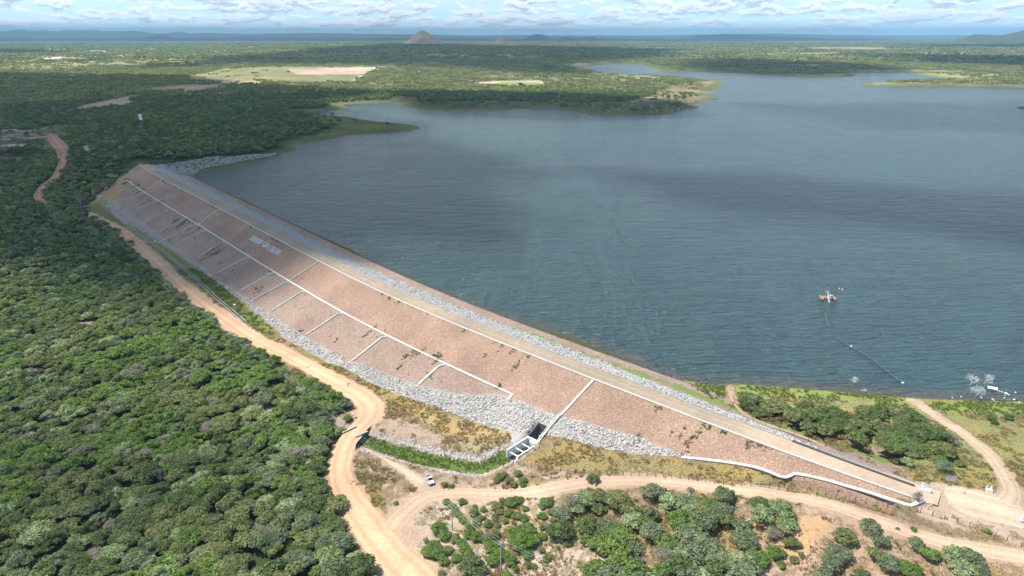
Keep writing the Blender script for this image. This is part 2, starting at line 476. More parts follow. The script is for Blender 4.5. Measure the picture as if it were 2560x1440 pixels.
M_ground = soil_mat('soil_and_grass', 1.6, 0.18, 0.35)
M_road = soil_mat('packed_dirt', 0.9, 0.10, 0.06, False)
M_white = plain('whitewashed_concrete', (0.78, 0.77, 0.74), 0.85, 0.10, 1.2)
M_conc = plain('grey_concrete', (0.42, 0.41, 0.38), 0.9, 0.25, 0.8)
M_darkc = plain('dark_concrete', (0.09, 0.09, 0.085), 0.9, 0.5, 0.5)  # near-black tone; puts the outlet pit's shade into its wall colour
M_wood = plain('weathered_wood', (0.10, 0.085, 0.07), 0.9, 0.3, 6.0)
M_bark = plain('bark', (0.16, 0.13, 0.11), 0.9, 0.3, 2.0)
M_twig = plain('bleached_wood', (0.50, 0.48, 0.45), 0.85, 0.2, 2.0)

# dam slope: broken red stone
def slope_mat():
    m, N, b = new_mat('red_stone_facing')
    g = N.new('ShaderNodeNewGeometry'); P = g.outputs['Position']
    a1 = N.new('ShaderNodeAttribute'); a1.attribute_name = 'Soil'
    a2 = N.new('ShaderNodeAttribute'); a2.attribute_name = 'Plant'
    a3 = N.new('ShaderNodeAttribute'); a3.attribute_name = 'Cover'
    sp = N.new('ShaderNodeSeparateColor'); N.l.new(a3.outputs['Color'], sp.inputs[0])
    cell = N.voro(P, 3.0, 'Color'); cs = N.new('ShaderNodeSeparateColor'); N.l.new(cell, cs.inputs[0])
    d = N.voro(P, 3.0, 'Distance')
    st = N.ramp(cs.outputs[0], [(0.0, 0.72), (0.4, 0.94), (0.75, 1.06), (1.0, 1.35)])
    tint = N.mix(N.math('MULTIPLY', cs.outputs[1], 0.22), (1, 1, 1), (0.95, 1.15, 1.28))
    n3 = N.noise(P, 0.05, 5, 0.6); n2 = N.noise(P, 0.45, 4, 0.6)
    col = N.mix(1, N.mix(1, a1.outputs['Color'], st, 'MULTIPLY'), tint, 'MULTIPLY')
    col = N.mix(1, col, N.ramp(n3, [(0.3, 0.82), (0.7, 1.15)]), 'MULTIPLY')
    pn = N.math('ADD', N.math('MULTIPLY', n2, 0.6), N.math('MULTIPLY', n3, 0.4))
    thr = N.mapr(sp.outputs[0], 0.0, 1.0, 0.75, 0.32, False)
    fac = N.mapr(N.math('SUBTRACT', pn, thr), -0.03, 0.03)
    col = N.mix(N.math('MULTIPLY', fac, 0.85), col, N.mix(1, a2.outputs['Color'], N.ramp(N.noise(P, 2.5, 2), [(0.3, 0.6), (0.7, 1.4)]), 'MULTIPLY'))
    N.put(b, 'Base Color', col); b.inputs['Roughness'].default_value = 0.95
    b.inputs['Specular IOR Level'].default_value = 0.2
    N.put(b, 'Normal', N.bump(N.math('SUBTRACT', cs.outputs[2], N.math('MULTIPLY', d, 0.8)), 0.14))
    return m
M_slope = slope_mat()

def water_mat():
    m, N, b = new_mat('lake_water')
    g = N.new('ShaderNodeNewGeometry'); P = g.outputs['Position']
    mp = N.new('ShaderNodeMapping'); mp.inputs['Rotation'].default_value = (0, 0, rad(14)); mp.inputs['Scale'].default_value = (0.30, 1.0, 1.0)
    N.l.new(P, mp.inputs[0]); V = mp.outputs[0]
    w1 = N.noise(V, 0.50, 4, 0.55, 0.8)
    w2 = N.noise(V, 1.5, 3, 0.6, 0.2); w0 = N.noise(V, 0.13, 2, 0.5, 0.4)
    mp2 = N.new('ShaderNodeMapping'); mp2.inputs['Rotation'].default_value = (0, 0, rad(-35)); mp2.inputs['Scale'].default_value = (1.0, 0.22, 1.0)
    N.l.new(P, mp2.inputs[0])
    streak = N.noise(mp2.outputs[0], 0.035, 4, 0.6, 0.4)      # wind lanes on the surface
    patch = N.noise(P, 0.006, 4, 0.55, 0.6)                   # gusts
    amp = N.math('MULTIPLY', N.mapr(streak, 0.35, 0.65, 0.8, 1.2), N.mapr(patch, 0.35, 0.65, 0.7, 1.3))
    h = N.math('ADD', N.math('ADD', N.math('MULTIPLY', w1, 1.0), N.math('MULTIPLY', w0, 1.15)), N.math('MULTIPLY', w2, 0.22))
    N.put(b, 'Normal', N.bump(N.math('MULTIPLY', h, amp), 5.5))
    a3 = N.new('ShaderNodeAttribute'); a3.attribute_name = 'Shallow'
    sp = N.new('ShaderNodeSeparateColor'); N.l.new(a3.outputs['Color'], sp.inputs[0])
    deep = N.mix(N.mapr(patch, 0.38, 0.62), (0.030, 0.074, 0.082), (0.046, 0.102, 0.104))
    lane = N.noise(P, 0.02, 4, 0.6, 0.3)
    deep = N.mix(1, deep, N.ramp(lane, [(.35, .93), (.65, 1.08)]), 'MULTIPLY')
    deep = N.mix(1, deep, N.ramp(streak, [(.38, .90), (.62, 1.14)]), 'MULTIPLY')  # pale sheen of the wind lanes painted into the water colour
    # silt-brown in the shallows, few flecks of foam
    col = N.mix(N.math('MULTIPLY', sp.outputs[0], 0.75), deep, (0.13, 0.10, 0.06))
    fo = N.mapr(N.noise(V, 0.9, 5, 0.7), 0.765, 0.80)
    col = N.mix(N.math('MULTIPLY', fo, 0.7), col, (0.7, 0.75, 0.75))
    N.put(b, 'Base Color', col)
    b.inputs['IOR'].default_value = 1.42
    b.inputs['Roughness'].default_value = 0.19
    return m
M_water = water_mat()

# ------------------------------------------------------------------ roads (centre line in photo pixels, width in m)
ROADS = [
 ('dirt_road', [(215, 534), (240, 545), (290, 570), (345, 612), (400, 662), (460, 718), (520, 765), (580, 808), (640, 848), (720, 888), (790, 925),
   (850, 958), (900, 988), (925, 1015), (922, 1045), (895, 1085), (868, 1115), (852, 1150), (852, 1195), (880, 1255), (918, 1310), (965, 1370), (1030, 1440), (1150, 1570)],
   [5, 6, 7, 7, 7.5, 7.5, 7.5, 7.5, 7.5, 7.5, 7.5, 8, 9, 9.5, 9, 6.5, 7, 7.5, 7.5, 8.5, 9.5, 10, 10.5, 11], (0.60, 0.385, 0.235)),
 ('dirt_road', [(112, 512), (100, 500), (97, 485), (112, 465), (138, 444), (152, 420), (158, 400), (157, 378), (148, 362), (135, 348), (127, 336)], [7, 7, 7, 7, 7, 8, 9, 12, 14, 12, 8], (0.44, 0.25, 0.17)),
 ('dirt_road', [(0, 350), (50, 350), (100, 345), (127, 342)], [10, 13, 14, 12], (0.40, 0.24, 0.17)),
 ('track', [(0, 344), (30, 340), (60, 333), (100, 325), (128, 317), (155, 312)], [4] * 6, (0.42, 0.33, 0.25)),
 ('track', [(40, 326), (62, 331), (70, 336), (85, 338)], [4] * 4, (0.42, 0.33, 0.25)),
 ('dirt_road', [(1000, 1345), (985, 1318), (1010, 1285), (1050, 1252), (1095, 1236), (1160, 1232), (1250, 1235), (1350, 1227), (1430, 1211), (1500, 1203), (1600, 1201), (1740, 1212),
   (1850, 1225), (1960, 1240), (2060, 1258), (2160, 1290), (2280, 1333), (2400, 1364), (2560, 1392), (2800, 1425)], [9, 7, 6, 6, 5.5, 5, 5, 5, 5, 4.5, 4.5, 4, 4, 4, 4.2, 4.5, 4.5, 4.5, 4.5, 4.5], (0.54, 0.37, 0.25)),
 ('track', [(2285, 1002), (2340, 1040), (2400, 1078), (2455, 1120), (2500, 1170), (2530, 1230), (2500, 1275)], [4, 4, 4, 4, 4, 4.5, 6], (0.50, 0.38, 0.26)),
 ('track', [(1828, 968), (1832, 1000), (1870, 1040), (1960, 1075), (2060, 1115), (2150, 1160), (2230, 1195), (2320, 1232)], [.8, .9, 1.0, 1.1, 1.2, 1.4, 1.6, 2.5], (0.42, 0.32, 0.20)),
 ('track', [(2320, 1232), (2400, 1250), (2500, 1275), (2620, 1310)], [9, 13, 13, 12], (0.56, 0.42, 0.30)),
 ('track', [(895, 1112), (930, 1130), (985, 1160), (1040, 1195), (1075, 1222)], [1.2, 1.4, 2.0, 3, 3.5], (0.52, 0.38, 0.26)),
 ('track', [(625, 820), (650, 842), (685, 872)], [1.5] * 3, (0.50, 0.38, 0.27)),
 ('track', [(938, 170), (915, 184), (888, 202)], [10, 10, 9], (0.62, 0.52, 0.42)),
 ('track', [(180, 290), (200, 291), (215, 289), (232, 283)], [4] * 4, (0.45, 0.38, 0.3)),
]
def resample(P, Wd, step):
    d = np.r_[0, np.cumsum(np.hypot(*np.diff(P[:, :2], axis=0).T))]
    n = max(4, int(d[-1] / step)); t = np.linspace(0, d[-1], n)
    # Catmull-Rom through the points
    out = []; ws = []
    for q in t:
        i = min(max(np.searchsorted(d, q) - 1, 0), len(P) - 2)
        u = (q - d[i]) / max(d[i + 1] - d[i], 1e-6)
        p0 = P[max(i - 1, 0)]; p1 = P[i]; p2 = P[i + 1]; p3 = P[min(i + 2, len(P) - 1)]
        out.append(0.5 * ((2 * p1) + (-p0 + p2) * u + (2 * p0 - 5 * p1 + 4 * p2 - p3) * u * u + (-p0 + 3 * p1 - 3 * p2 + p3) * u ** 3))
        ws.append(Wd[i] * (1 - u) + Wd[i + 1] * u)
    return np.array(out), np.array(ws)
ROADXY = []
for nm, px, wd, colr in ROADS:
    a = np.array(px, float); g = ground_pt(a[:, 0], a[:, 1])[:, :2]
    r = np.hypot(*g.mean(0))
    c, w = resample(g, np.array(wd, float), 1.5 if r < 600 else 6)
    ROADXY.append((nm, c, w, colr, r))

# ------------------------------------------------------------------ what covers the ground: polygons in photo pixels
def G(*px): return gpoly(px)
OPEN = G((205, 520), (260, 560), (310, 600), (370, 660), (430, 722), (500, 778), (548, 818), (620, 855), (700, 908), (760, 950), (830, 992),
 (872, 1012), (890, 1035), (876, 1070), (845, 1100), (818, 1150), (830, 1210), (852, 1280), (890, 1350), (940, 1440), (1040, 1600), (2900, 1700), (3200, 1000),
 (2560, 1003), (2200, 990), (1900, 966), (1640, 935), (1300, 812), (1000, 695), (800, 592), (520, 464), (480, 442), (430, 425), (350, 408), (330, 425), (300, 455), (245, 492))
# (polygon, soil, plants, cover, soft edge m)
ZONES = [
 (OPEN, (.42, .30, .20), (.26, .21, .10), .50, 1.5),
 (G((205, 520), (250, 500), (420, 630), (620, 775), (700, 840), (660, 850), (600, 800), (450, 680), (330, 570)), (.22, .16, .10), (.13, .14, .045), .85, 1.5),
 (G((250, 505), (330, 575), (420, 640), (640, 790), (700, 850), (640, 800), (600, 750), (400, 610), (262, 500)), (.2, .16, .08), (.14, .19, .045), .95, 1.0),
 (G((700, 845), (900, 945), (1040, 1000), (1000, 1025), (960, 1010), (900, 975), (780, 905)), (.36, .26, .15), (.30, .235, .11), .65, 2),
 (G((985, 1000), (1180, 1058), (1320, 1080), (1325, 1100), (1240, 1138), (1170, 1140), (1060, 1060)), (.36, .27, .14), (.36, .29, .15), .72, 2),
 (G((970, 1040), (1060, 1065), (1170, 1145), (1120, 1158), (1010, 1125), (930, 1090)), (.45, .33, .24), (.26, .20, .12), .35, 2),
 (G((1335, 1135), (1420, 1102), (1560, 1132), (1700, 1152), (1860, 1172), (1960, 1202), (2280, 1275), (2280, 1292), (2100, 1262), (1900, 1222), (1640, 1192), (1480, 1184), (1300, 1165)), (.36, .25, .14), (.27, .225, .10), .65, 2),
 (G((905, 1120), (1000, 1150), (1120, 1178), (1240, 1192), (1290, 1165), (1440, 1190), (1430, 1208), (1150, 1222), (1060, 1232), (985, 1312), (930, 1250), (885, 1180)), (.48, .35, .25), (.24, .19, .11), .42, 2),
 (G((895, 1180), (940, 1195), (975, 1300), (960, 1310), (925, 1260)), (.3, .22, .13), (.2, .18, .075), .8, 1.5),
 (G((1000, 1320), (1100, 1245), (1400, 1238), (1420, 1330), (1550, 1370), (1650, 1440), (1700, 1600), (1050, 1600), (1010, 1400)), (.55, .425, .32), (.28, .24, .12), .42, 2),
 (G((1880, 1250), (2100, 1275), (2350, 1345), (2700, 1400), (2800, 1600), (1850, 1600), (1880, 1400)), (.52, .36, .25), (.32, .25, .14), .40, 2),
 (G((2000, 1290), (2080, 1300), (2060, 1340), (2000, 1400), (1960, 1400), (1990, 1340)), (.56, .34, .17), (.3, .25, .14), .15, 2),
 (G((1690, 965), (1840, 968), (2300, 1005), (2700, 1012), (2800, 1200), (2500, 1210), (2350, 1235), (2200, 1180), (2000, 1090), (1850, 1035), (1800, 1015)), (.38, .28, .16), (.235, .235, .10), .72, 2),
 (G((1700, 952), (1850, 962), (2110, 980), (2300, 998), (2800, 1006), (2800, 1045), (2400, 1030), (2150, 1000), (1900, 985), (1850, 1000), (1780, 995)), (.3, .27, .13), (.20, .25, .072), .92, 2.5),
 (G((1840, 1045), (2000, 1100), (2200, 1165), (2300, 1200), (2280, 1215), (2100, 1160), (1900, 1085)), (.45, .31, .20), (.28, .22, .1), .45, 1.5),
 (G((2290, 1240), (2420, 1240), (2560, 1250), (2700, 1300), (2700, 1380), (2400, 1320), (2300, 1290)), (.56, .42, .31), (.36, .29, .19), .28, 3),
 (G((0, 330), (60, 325), (130, 312), (180, 315), (150, 335), (170, 380), (120, 372), (0, 372)), (.34, .27, .20), (.12, .13, .06), .55, 6),
 (G((0, 362), (65, 360), (70, 370), (20, 376), (0, 372)), (.55, .46, .38), (.2, .17, .1), .2, 3),
 (G((195, 365), (225, 362), (235, 385), (222, 388), (205, 375)), (.45, .34, .28), (.2, .17, .1), .3, 3),
 (G((175, 272), (240, 256), (330, 238), (345, 243), (322, 250), (352, 258), (280, 268), (215, 277)), (.33, .25, .18), (.2, .17, .09), .25, 6),
 (G((360, 220), (470, 212), (545, 212), (570, 218), (480, 234), (440, 226), (380, 228)), (.33, .25, .17), (.2, .17, .09), .3, 6),
 (G((455, 197), (560, 172), (700, 167), (940, 167), (888, 204), (740, 207), (640, 200), (600, 210), (540, 205)), (.30, .27, .165), (.22, .235, .11), .59, 10),
 (G((720, 172), (938, 168), (900, 187), (740, 186)), (.48, .36, .27), (.4, .3, .2), .3, 6),
 (G((540, 205), (640, 202), (680, 208), (560, 212)), (.50, .36, .27), (.3, .25, .15), .2, 6),
 (G((1180, 209), (1230, 202), (1350, 201), (1375, 208), (1340, 212), (1190, 213)), (.46, .36, .25), (.4, .3, .2), .2, 8),
 (G((1225, 209), (1260, 205), (1350, 206), (1358, 211), (1330, 216), (1240, 215)), (.2, .25, .1), (.15, .24, .055), .95, 8),
 (G((1660, 215), (1720, 208), (1800, 205), (1812, 232), (1790, 250), (1700, 262), (1600, 270), (1540, 262), (1640, 235)), (.42, .34, .24), (.2, .19, .09), .55, 12),
 (G((1020, 258), (1200, 250), (1400, 255), (1750, 262), (1745, 272), (1690, 287), (1480, 290), (1400, 275), (1240, 280), (1050, 275), (1000, 262)), (.15, .11, .07), (.09, .105, .035), .601, 10),
 (G((2000, 120), (2160, 117), (2240, 125), (2170, 126), (2040, 124)), (.36, .28, .19), (.25, .22, .13), .4, 40),
 (G((1990, 133), (2100, 131), (2120, 136), (2000, 137)), (.34, .27, .19), (.25, .22, .13), .4, 30),
 (G((10, 158), (60, 152), (165, 140), (150, 146), (60, 157)), (.62, .48, .38), (.4, .3, .2), .1, 20),
 (G((250, 128), (340, 127), (360, 133), (260, 133)), (.45, .36, .28), (.2, .2, .1), .4, 30),
 (G((1060, 133), (1066, 132), (1068, 157), (1062, 157)), (.6, .22, .13), (.6, .22, .13), .1, 5),
 (G((750, 283), (900, 300), (1045, 312), (1045, 325), (900, 334), (740, 352), (820, 320)), (.16, .12, .07), (.11, .13, .04), .7, 8),
 (G((1440, 155), (1700, 150), (1900, 160), (2140, 180), (2050, 192), (1640, 178), (1500, 165)), (.17, .14, .08), (.085, .105, .04), .7, 30),
] + [(G(*pp), (.50, .35, .25), (.20, .20, .09), .42, 1.5) for pp in (
 ((600, 985), (650, 978), (685, 1005), (700, 1030), (670, 1040), (625, 1012)), ((845, 1030), (895, 1020), (900, 1075), (850, 1100), (830, 1060)), ((680, 1140), (700, 1135), (735, 1200), (710, 1200)),
 ((540, 810), (600, 815), (650, 850), (620, 870), (560, 845)), ((190, 805), (235, 800), (240, 815), (195, 822)), ((1850, 1230), (1905, 1230), (1900, 1262), (1860, 1262)))]
def ground_layers(X, Y):
    r = np.hypot(X, Y)
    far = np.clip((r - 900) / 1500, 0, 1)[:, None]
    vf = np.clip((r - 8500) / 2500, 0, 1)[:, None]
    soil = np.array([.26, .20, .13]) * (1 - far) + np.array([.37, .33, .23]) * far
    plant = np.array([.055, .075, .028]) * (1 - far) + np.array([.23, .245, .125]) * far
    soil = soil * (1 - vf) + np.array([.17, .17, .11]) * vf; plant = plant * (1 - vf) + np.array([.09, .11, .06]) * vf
    cov = np.full(len(X), .66)
    wob = (fbm(X / 5, Y / 5, 21, 3) - .5)
    def lay(w, s, p, c):
        nonlocal soil, plant, cov
        w = w[:, None]
        soil = soil * (1 - w) + np.array(s) * w; plant = plant * (1 - w) + np.array(p) * w
        cov = cov * (1 - w[:, 0]) + c * w[:, 0]
    for poly, s, p, c, soft in ZONES:
        d = sdist(poly, X, Y)
        w = np.clip((d + wob * soft * 3) / soft * .5 + .5, 0, 1)
        if w.max() > 0: lay(w * w * (3 - 2 * w), s, p, c)
    # far shores: a belt of wet grass and dead weed
    sd = -sdist(SHORE, X, Y)
    belt = np.interp(r, [300, 600, 1500, 4000], [0, 10, 26, 60])
    w = np.clip(1 - sd / np.maximum(belt, 1), 0, 1) * (sd < 1e5) * (r > 330)
    lay(np.clip(w * 2, 0, 1) * .85, (.19, .15, .09), (.12, .13, .05), .68)
    ds = dist_poly(STREAM, X, Y, closed=False) + wob * 2
    lay(np.clip((7.0 - ds) / 1.5, 0, 1), (.40, .33, .26), (.22, .2, .1), .3)
    lay(np.clip((3.6 - ds) / 1.2, 0, 1), (.09, .11, .04), (.105, .175, .042), .95)
    for nm, c, w_, colr, rr in ROADXY:
        mn = c.min(0) - 12; mx = c.max(0) + 12
        k = (X > mn[0]) & (X < mx[0]) & (Y > mn[1]) & (Y < mx[1])
        if not k.any(): continue
        xx, yy = X[k], Y[k]
        cc = c[::2] if len(c) > 60 else c; ww = w_[::2] if len(c) > 60 else w_
        best = np.full(xx.shape, 1e9)
        for (cx, cyy), q in zip(cc, ww): np.minimum(best, np.hypot(xx - cx, yy - cyy) - q / 2, out=best)
        wt = np.zeros(len(X)); wt[k] = np.clip(1 - (best + wob[k] * 2.5) / 1.6, 0, 1)
        lay(wt * .9, tuple(q * .95 for q in colr), (.3, .24, .13), .12)
    return soil, plant, cov

# ------------------------------------------------------------------ ground sheet (rings grow with distance)
DEPMAX = math.atan(1.9)
rings = []
rmin, rmax = 50.0, 42000.0
ninv = 760
inv = np.linspace(1 / rmin, 0, ninv)[:-1]
k = np.cumsum(np.interp(1 / inv, [50, 100, 160, 400, 1500, 1e9], [5.0, 2.2, 1.0, 0.75, 0.62, 0.62]))
inv = 1 / rmin * (1 - (k - k[0]) / (k[-1] - k[0] + 0.65))
rr = 1 / np.maximum(inv, 1 / rmax)
rr = np.unique(np.r_[rr[rr < rmax * .7], [32000, 36000, rmax]])
aa = np.r_[np.linspace(-1.15, -.72, 40)[:-1], np.linspace(-.72, .72, 860), np.linspace(.72, 1.15, 40)[1:]]
RX = (rr[:, None] * np.sin(aa)[None]).ravel(); RY = (rr[:, None] * np.cos(aa)[None]).ravel()
RZ = terrain(RX, RY)
gl, gs = dam_ls(RX, RY)
under = (gl > 12) & (gl < LEN - 6) & (gs > -29) & (gs < 9)
RZ = np.where(under & (np.hypot(RX, RY) < 760), np.minimum(RZ, dam_z(gs) - 1.5), RZ)
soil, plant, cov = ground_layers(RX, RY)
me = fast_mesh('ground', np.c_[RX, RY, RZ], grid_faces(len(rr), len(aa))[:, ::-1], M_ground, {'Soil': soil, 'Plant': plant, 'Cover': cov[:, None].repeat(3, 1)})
o = link(bpy.data.objects.new('ground', me)); props(o, kind='structure')

# ------------------------------------------------------------------ lake
WB = [(-900, 7600), (9500, 7600), (9500, 196)] + [(300, 172), (170, 172), (130, 168)]
wl = np.linspace(LEN - 20, 0, 40)
wx, wy = at_ls(wl, -3.0)
WB += list(zip(wx, wy)) + [(-420, 700), (-700, 1020), (-1000, 1500), (-1100, 3000)]
lr = rr[(rr < 9000) & (rr > 120)][::2]; la = np.linspace(-.78, .95, 420)
LX = (lr[:, None] * np.sin(la)).ravel(); LY = (lr[:, None] * np.cos(la)).ravel()
ins = inside(WB, LX, LY) | (dist_poly(WB, LX, LY) < 3)
ff = grid_faces(len(lr), len(la))[:, ::-1]
near = sdist(SHORE, LX, LY) > -np.interp(np.hypot(LX, LY), [0, 300, 1000, 4000, 9000], [3, 3.5, 40, 260, 900])
ins &= near
ff = ff[ins[ff].all(1)]
used = np.unique(ff); remap = -np.ones(len(LX), int); remap[used] = np.arange(len(used))
sdl = sdist(SHORE, LX[used], LY[used])
shal = np.clip(1 - sdl / 10.0, 0, 1) * np.interp(np.hypot(LX[used], LY[used]), [250, 500], [1, .2])
me = fast_mesh('lake', np.c_[LX[used], LY[used], np.zeros(len(used))], remap[ff], M_water, {'Shallow': shal[:, None].repeat(3, 1)})
o = link(bpy.data.objects.new('water', me)); props(o, kind='structure')

# ------------------------------------------------------------------ dirt roads
for nm, c, w, colr, r in ROADXY:
    t = np.gradient(c, axis=0); t /= np.hypot(t[:, 0], t[:, 1])[:, None]
    nn = np.c_[t[:, 1], -t[:, 0]]
    offs = np.linspace(-1, 1, 9)
    jit = 1 + (fbm(np.arange(len(c)) / 3.0, np.zeros(len(c)), 31, 3) - .5) * .25
    jit2 = 1 + (fbm(np.arange(len(c)) / 3.0, np.ones(len(c)) * 9, 37, 3) - .5) * .25
    V = []; S = []
    for k, q in enumerate(offs):
        wj = w / 2 * q * (jit if q < 0 else jit2)
        V.append(c + nn * wj[:, None])
        rut = 1.0 - .17 * (abs(abs(q) - .5) < .01) - .08 * (abs(q) > .9) + .05 * (abs(q) < .1)
        tint = np.array([1, 1 - .02 * (abs(abs(q) - .5) < .01), 1])
        S.append(np.tile(np.array(colr) * rut * tint, (len(c), 1)))
    V = np.stack(V, 1).reshape(-1, 2); S = np.stack(S, 1).reshape(-1, 3)
    Z = terrain(V[:, 0], V[:, 1]) + (.10 if r < 450 else .10 + (r - 450) / 900)
    Z = Z.reshape(-1, 9)
    if r < 450:
        endd = np.minimum(np.arange(len(c)), np.arange(len(c))[::-1]); Z -= np.clip(1 - endd / 4.0, 0, 1)[:, None] * .35
    if r < 450: Z[:, [0, 8]] -= .14; Z[:, [1, 7]] -= .04
    if nm == 'dirt_road' and w.max() > 9 and r < 450:      # bank across the culvert
        cx, cyy, cz = ground_pt(872, 1100)[0]
        dz = np.hypot(V[:, 0] - cx, V[:, 1] - cyy).reshape(-1, 9)
        Z = np.where(dz < 10, np.maximum(Z, -11.6), Z)
    me = fast_mesh(nm, np.c_[V, Z.ravel()], grid_faces(len(c), 9)[:, ::-1], M_road,
                   {'Soil': S, 'Plant': np.tile((.3, .24, .13), (len(V), 1)), 'Cover': np.full((len(V), 3), .05)})
    o = link(bpy.data.objects.new(nm, me)); props(o, kind='structure')

# ------------------------------------------------------------------ the dam
dam = empty('dam', (*at_ls(300, 5), -8), 'long earth dam faced with broken red stone between lake and forest', 'dam')
def dam_strip(name, s0, s1, ns, layer, l0=0.0, l1=None, dz=0.0, mat=M_slope, step=1.2, extra=None):
    l1 = l1 if l1 is not None else LEN + 2
    L_ = np.linspace(l0, l1, int((l1 - l0) / step)); S_ = np.linspace(s0, s1, ns)
    S_ = np.unique(np.r_[S_, PS[(PS > s0) & (PS < s1)]])
    ll, ss = np.meshgrid(L_, S_, indexing='ij'); ll = ll.ravel(); ss = ss.ravel()
    x, y = at_ls(ll, ss); z = dam_z(ss) + dz
    if extra is not None: z = z + extra(ll, ss, x, y)
    so, pl, co = layer(ll, ss, x, y)
    me = fast_mesh(name, np.c_[x, y, z], grid_faces(len(L_), len(S_))[:, ::-1], mat, {'Soil': so, 'Plant': pl, 'Cover': np.repeat(co[:, None], 3, 1)})
    o = bpy.data.objects.new(name, me); link(o, dam)
    o.matrix_parent_inverse = Matrix.Translation(-dam.location)
    return o
def L_down(l, s, x, y):
    n = len(l)
    up = np.array([.37, .236, .168]); lo = np.array([.345, .24, .182])
    w = np.clip((s - 15) / 3, 0, 1)[:, None]
    so = up * (1 - w) + lo * w
    tl_ = np.interp(l, [20, 79, 273, 354, 431, 468, 506, 525, 540, 562, 580, 594, 612], [37, 34, 35.2, 34.6, 33.8, 32.8, 28, 24.5, 18.5, 16.8, 14.2, 12.5, 12.4])
    gk = np.clip((s - tl_ + .5) / 1.0, 0, 1)[:, None] * (l < 612)[:, None] * np.interp(l, [0, 300, 450], [.15, .35, 1])[:, None]
    so = so * (1 - gk) + np.array([.40, .37, .33]) * gk
    top = np.clip((3.5 - s + (fbm(x / 6, y / 6, 4, 2) - .5) * 6) / 3, 0, 1)[:, None] * .45
    so = so * (1 - top) + np.array([.33, .235, .145]) * top
    pale = np.clip(fbm(x / 30, y / 30, 8, 3) - .45, 0, 1)[:, None] * 1.2
    so = so * (1 + pale * .35)
    pl = np.tile((.10, .10, .05), (n, 1)).astype(float)
    gy = np.clip(fbm(x / 12, y / 12, 14, 2) - .5, 0, 1)[:, None] * 2
    pl = pl * (1 - gy) + np.array([.13, .17, .05]) * gy
    c = np.interp(s, [0, 4, 12, 15.5, 17, 24, 31, 36], [.36, .12, .15, .34, .38, .36, .2, .1])
    c = c * np.interp(l, [0, 120, 330, 520, 560, 660], [1.25, 1.15, 1.0, .95, .5, .4])
    return so, pl, c
def L_crest(l, s, x, y):
    e = np.abs((s + 3.5) / 3.5)
    so = np.array([.375, .30, .22]) * (1 - .12 * (np.abs(e - .45) < .18))[:, None]
    f = np.clip((l - 610) / 40, 0, 1)[:, None]
    so = so * (1 - f) + np.array([.50, .37, .27]) * f
    pl = np.tile((.20, .18, .08), (len(l), 1)).astype(float)
    c = np.interp(e, [0, .3, .8, 1], [.3, .12, .2, .42]) * np.interp(l, [0, 600, 640], [1, 1, .5])
    return so, pl, c
def L_up(l, s, x, y):
    so = np.tile((.31, .30, .285), (len(l), 1)).astype(float)
    w = np.clip((-s - np.interp(l, [0, 560, 600, 630, 655], [21.5, 20, 15.5, 10, 8]) + (fbm(x / 5, y / 5, 41, 2) - .5) * 5) / 1.5, 0, 1)[:, None]
    so = so * (1 - w) + np.array([.36, .25, .20]) * w
    wet = np.clip((-s - 28.8) / .8, 0, 1)[:, None]
    so = so * (1 - wet) + np.array([.05, .045, .04]) * wet
    pl = np.tile((.15, .24, .045), (len(l), 1)).astype(float)
    c = np.interp(-s, [7, 18, 20, 23, 26, 29, 31], [.05, .05, .42, .5, .2, .1, 0]) * np.interp(l, [0, 300, 480, 540, 600], [.75, .55, .95, 1.3, 1.6])
    return so, pl, np.clip(c, 0, 1)
_gh = [dam_hit(u, v) for u, v in ((1703, 1144), (1800, 1156), (1860, 1164), (1920, 1180), (1958, 1195), (1974, 1191), (1990, 1186), (2050, 1198), (2100, 1212), (2200, 1242), (2268, 1264))]
_gl = np.array([g[0] for g in _gh]); _gs = np.array([g[1] for g in _gh]); _go = np.argsort(_gl)
def rough(l, s, x, y):
    sg = np.interp(l, _gl[_go], _gs[_go]) + .9
    return (fbm(x / 1.3, y / 1.3, 51, 2) - .5) * .18 * (s > .5) - np.clip((s - sg) * 1.6, 0, 4) * (l > _gl.min())
dam_strip('downstream_slope', 0.0, 58, 90, L_down, extra=rough)
dam_strip('crest', -7.0, 0.0, 15, L_crest, l0=0, l1=LEN + 3, dz=0.0, mat=M_road)
dam_strip('upstream_slope', -60, -7.0, 60, L_up, extra=lambda l, s, x, y: (fbm(x / 1.5, y / 1.5, 52, 2) - .5) * .35 * (s < -8))
# ------------------------------------------------------------------ clouds overhead (they throw the patches of shade)
def cloud_mat():
    m, N, b = new_mat('cloud_vapour')
    N.n.remove(b)
    out = m.node_tree.nodes['Material Output']
    a = N.new('ShaderNodeAttribute'); a.attribute_name = 'Density'
    sp = N.new('ShaderNodeSeparateColor'); N.l.new(a.outputs['Color'], sp.inputs[0])
    d = N.new('ShaderNodeBsdfDiffuse'); d.inputs[0].default_value = (.9, .9, .9, 1)
    tr = N.new('ShaderNodeBsdfTranslucent'); tr.inputs[0].default_value = (.9, .9, .9, 1)
    ad = N.new('ShaderNodeMixShader'); ad.inputs[0].default_value = .5
    N.l.new(d.outputs[0], ad.inputs[1]); N.l.new(tr.outputs[0], ad.inputs[2])
    t = N.new('ShaderNodeBsdfTransparent'); mx = N.new('ShaderNodeMixShader')
    N.l.new(sp.outputs[0], mx.inputs[0]); N.l.new(t.outputs[0], mx.inputs[1]); N.l.new(ad.outputs[0], mx.inputs[2])
    N.l.new(mx.outputs[0], out.inputs['Surface'])
    return m
M_cloud = cloud_mat()
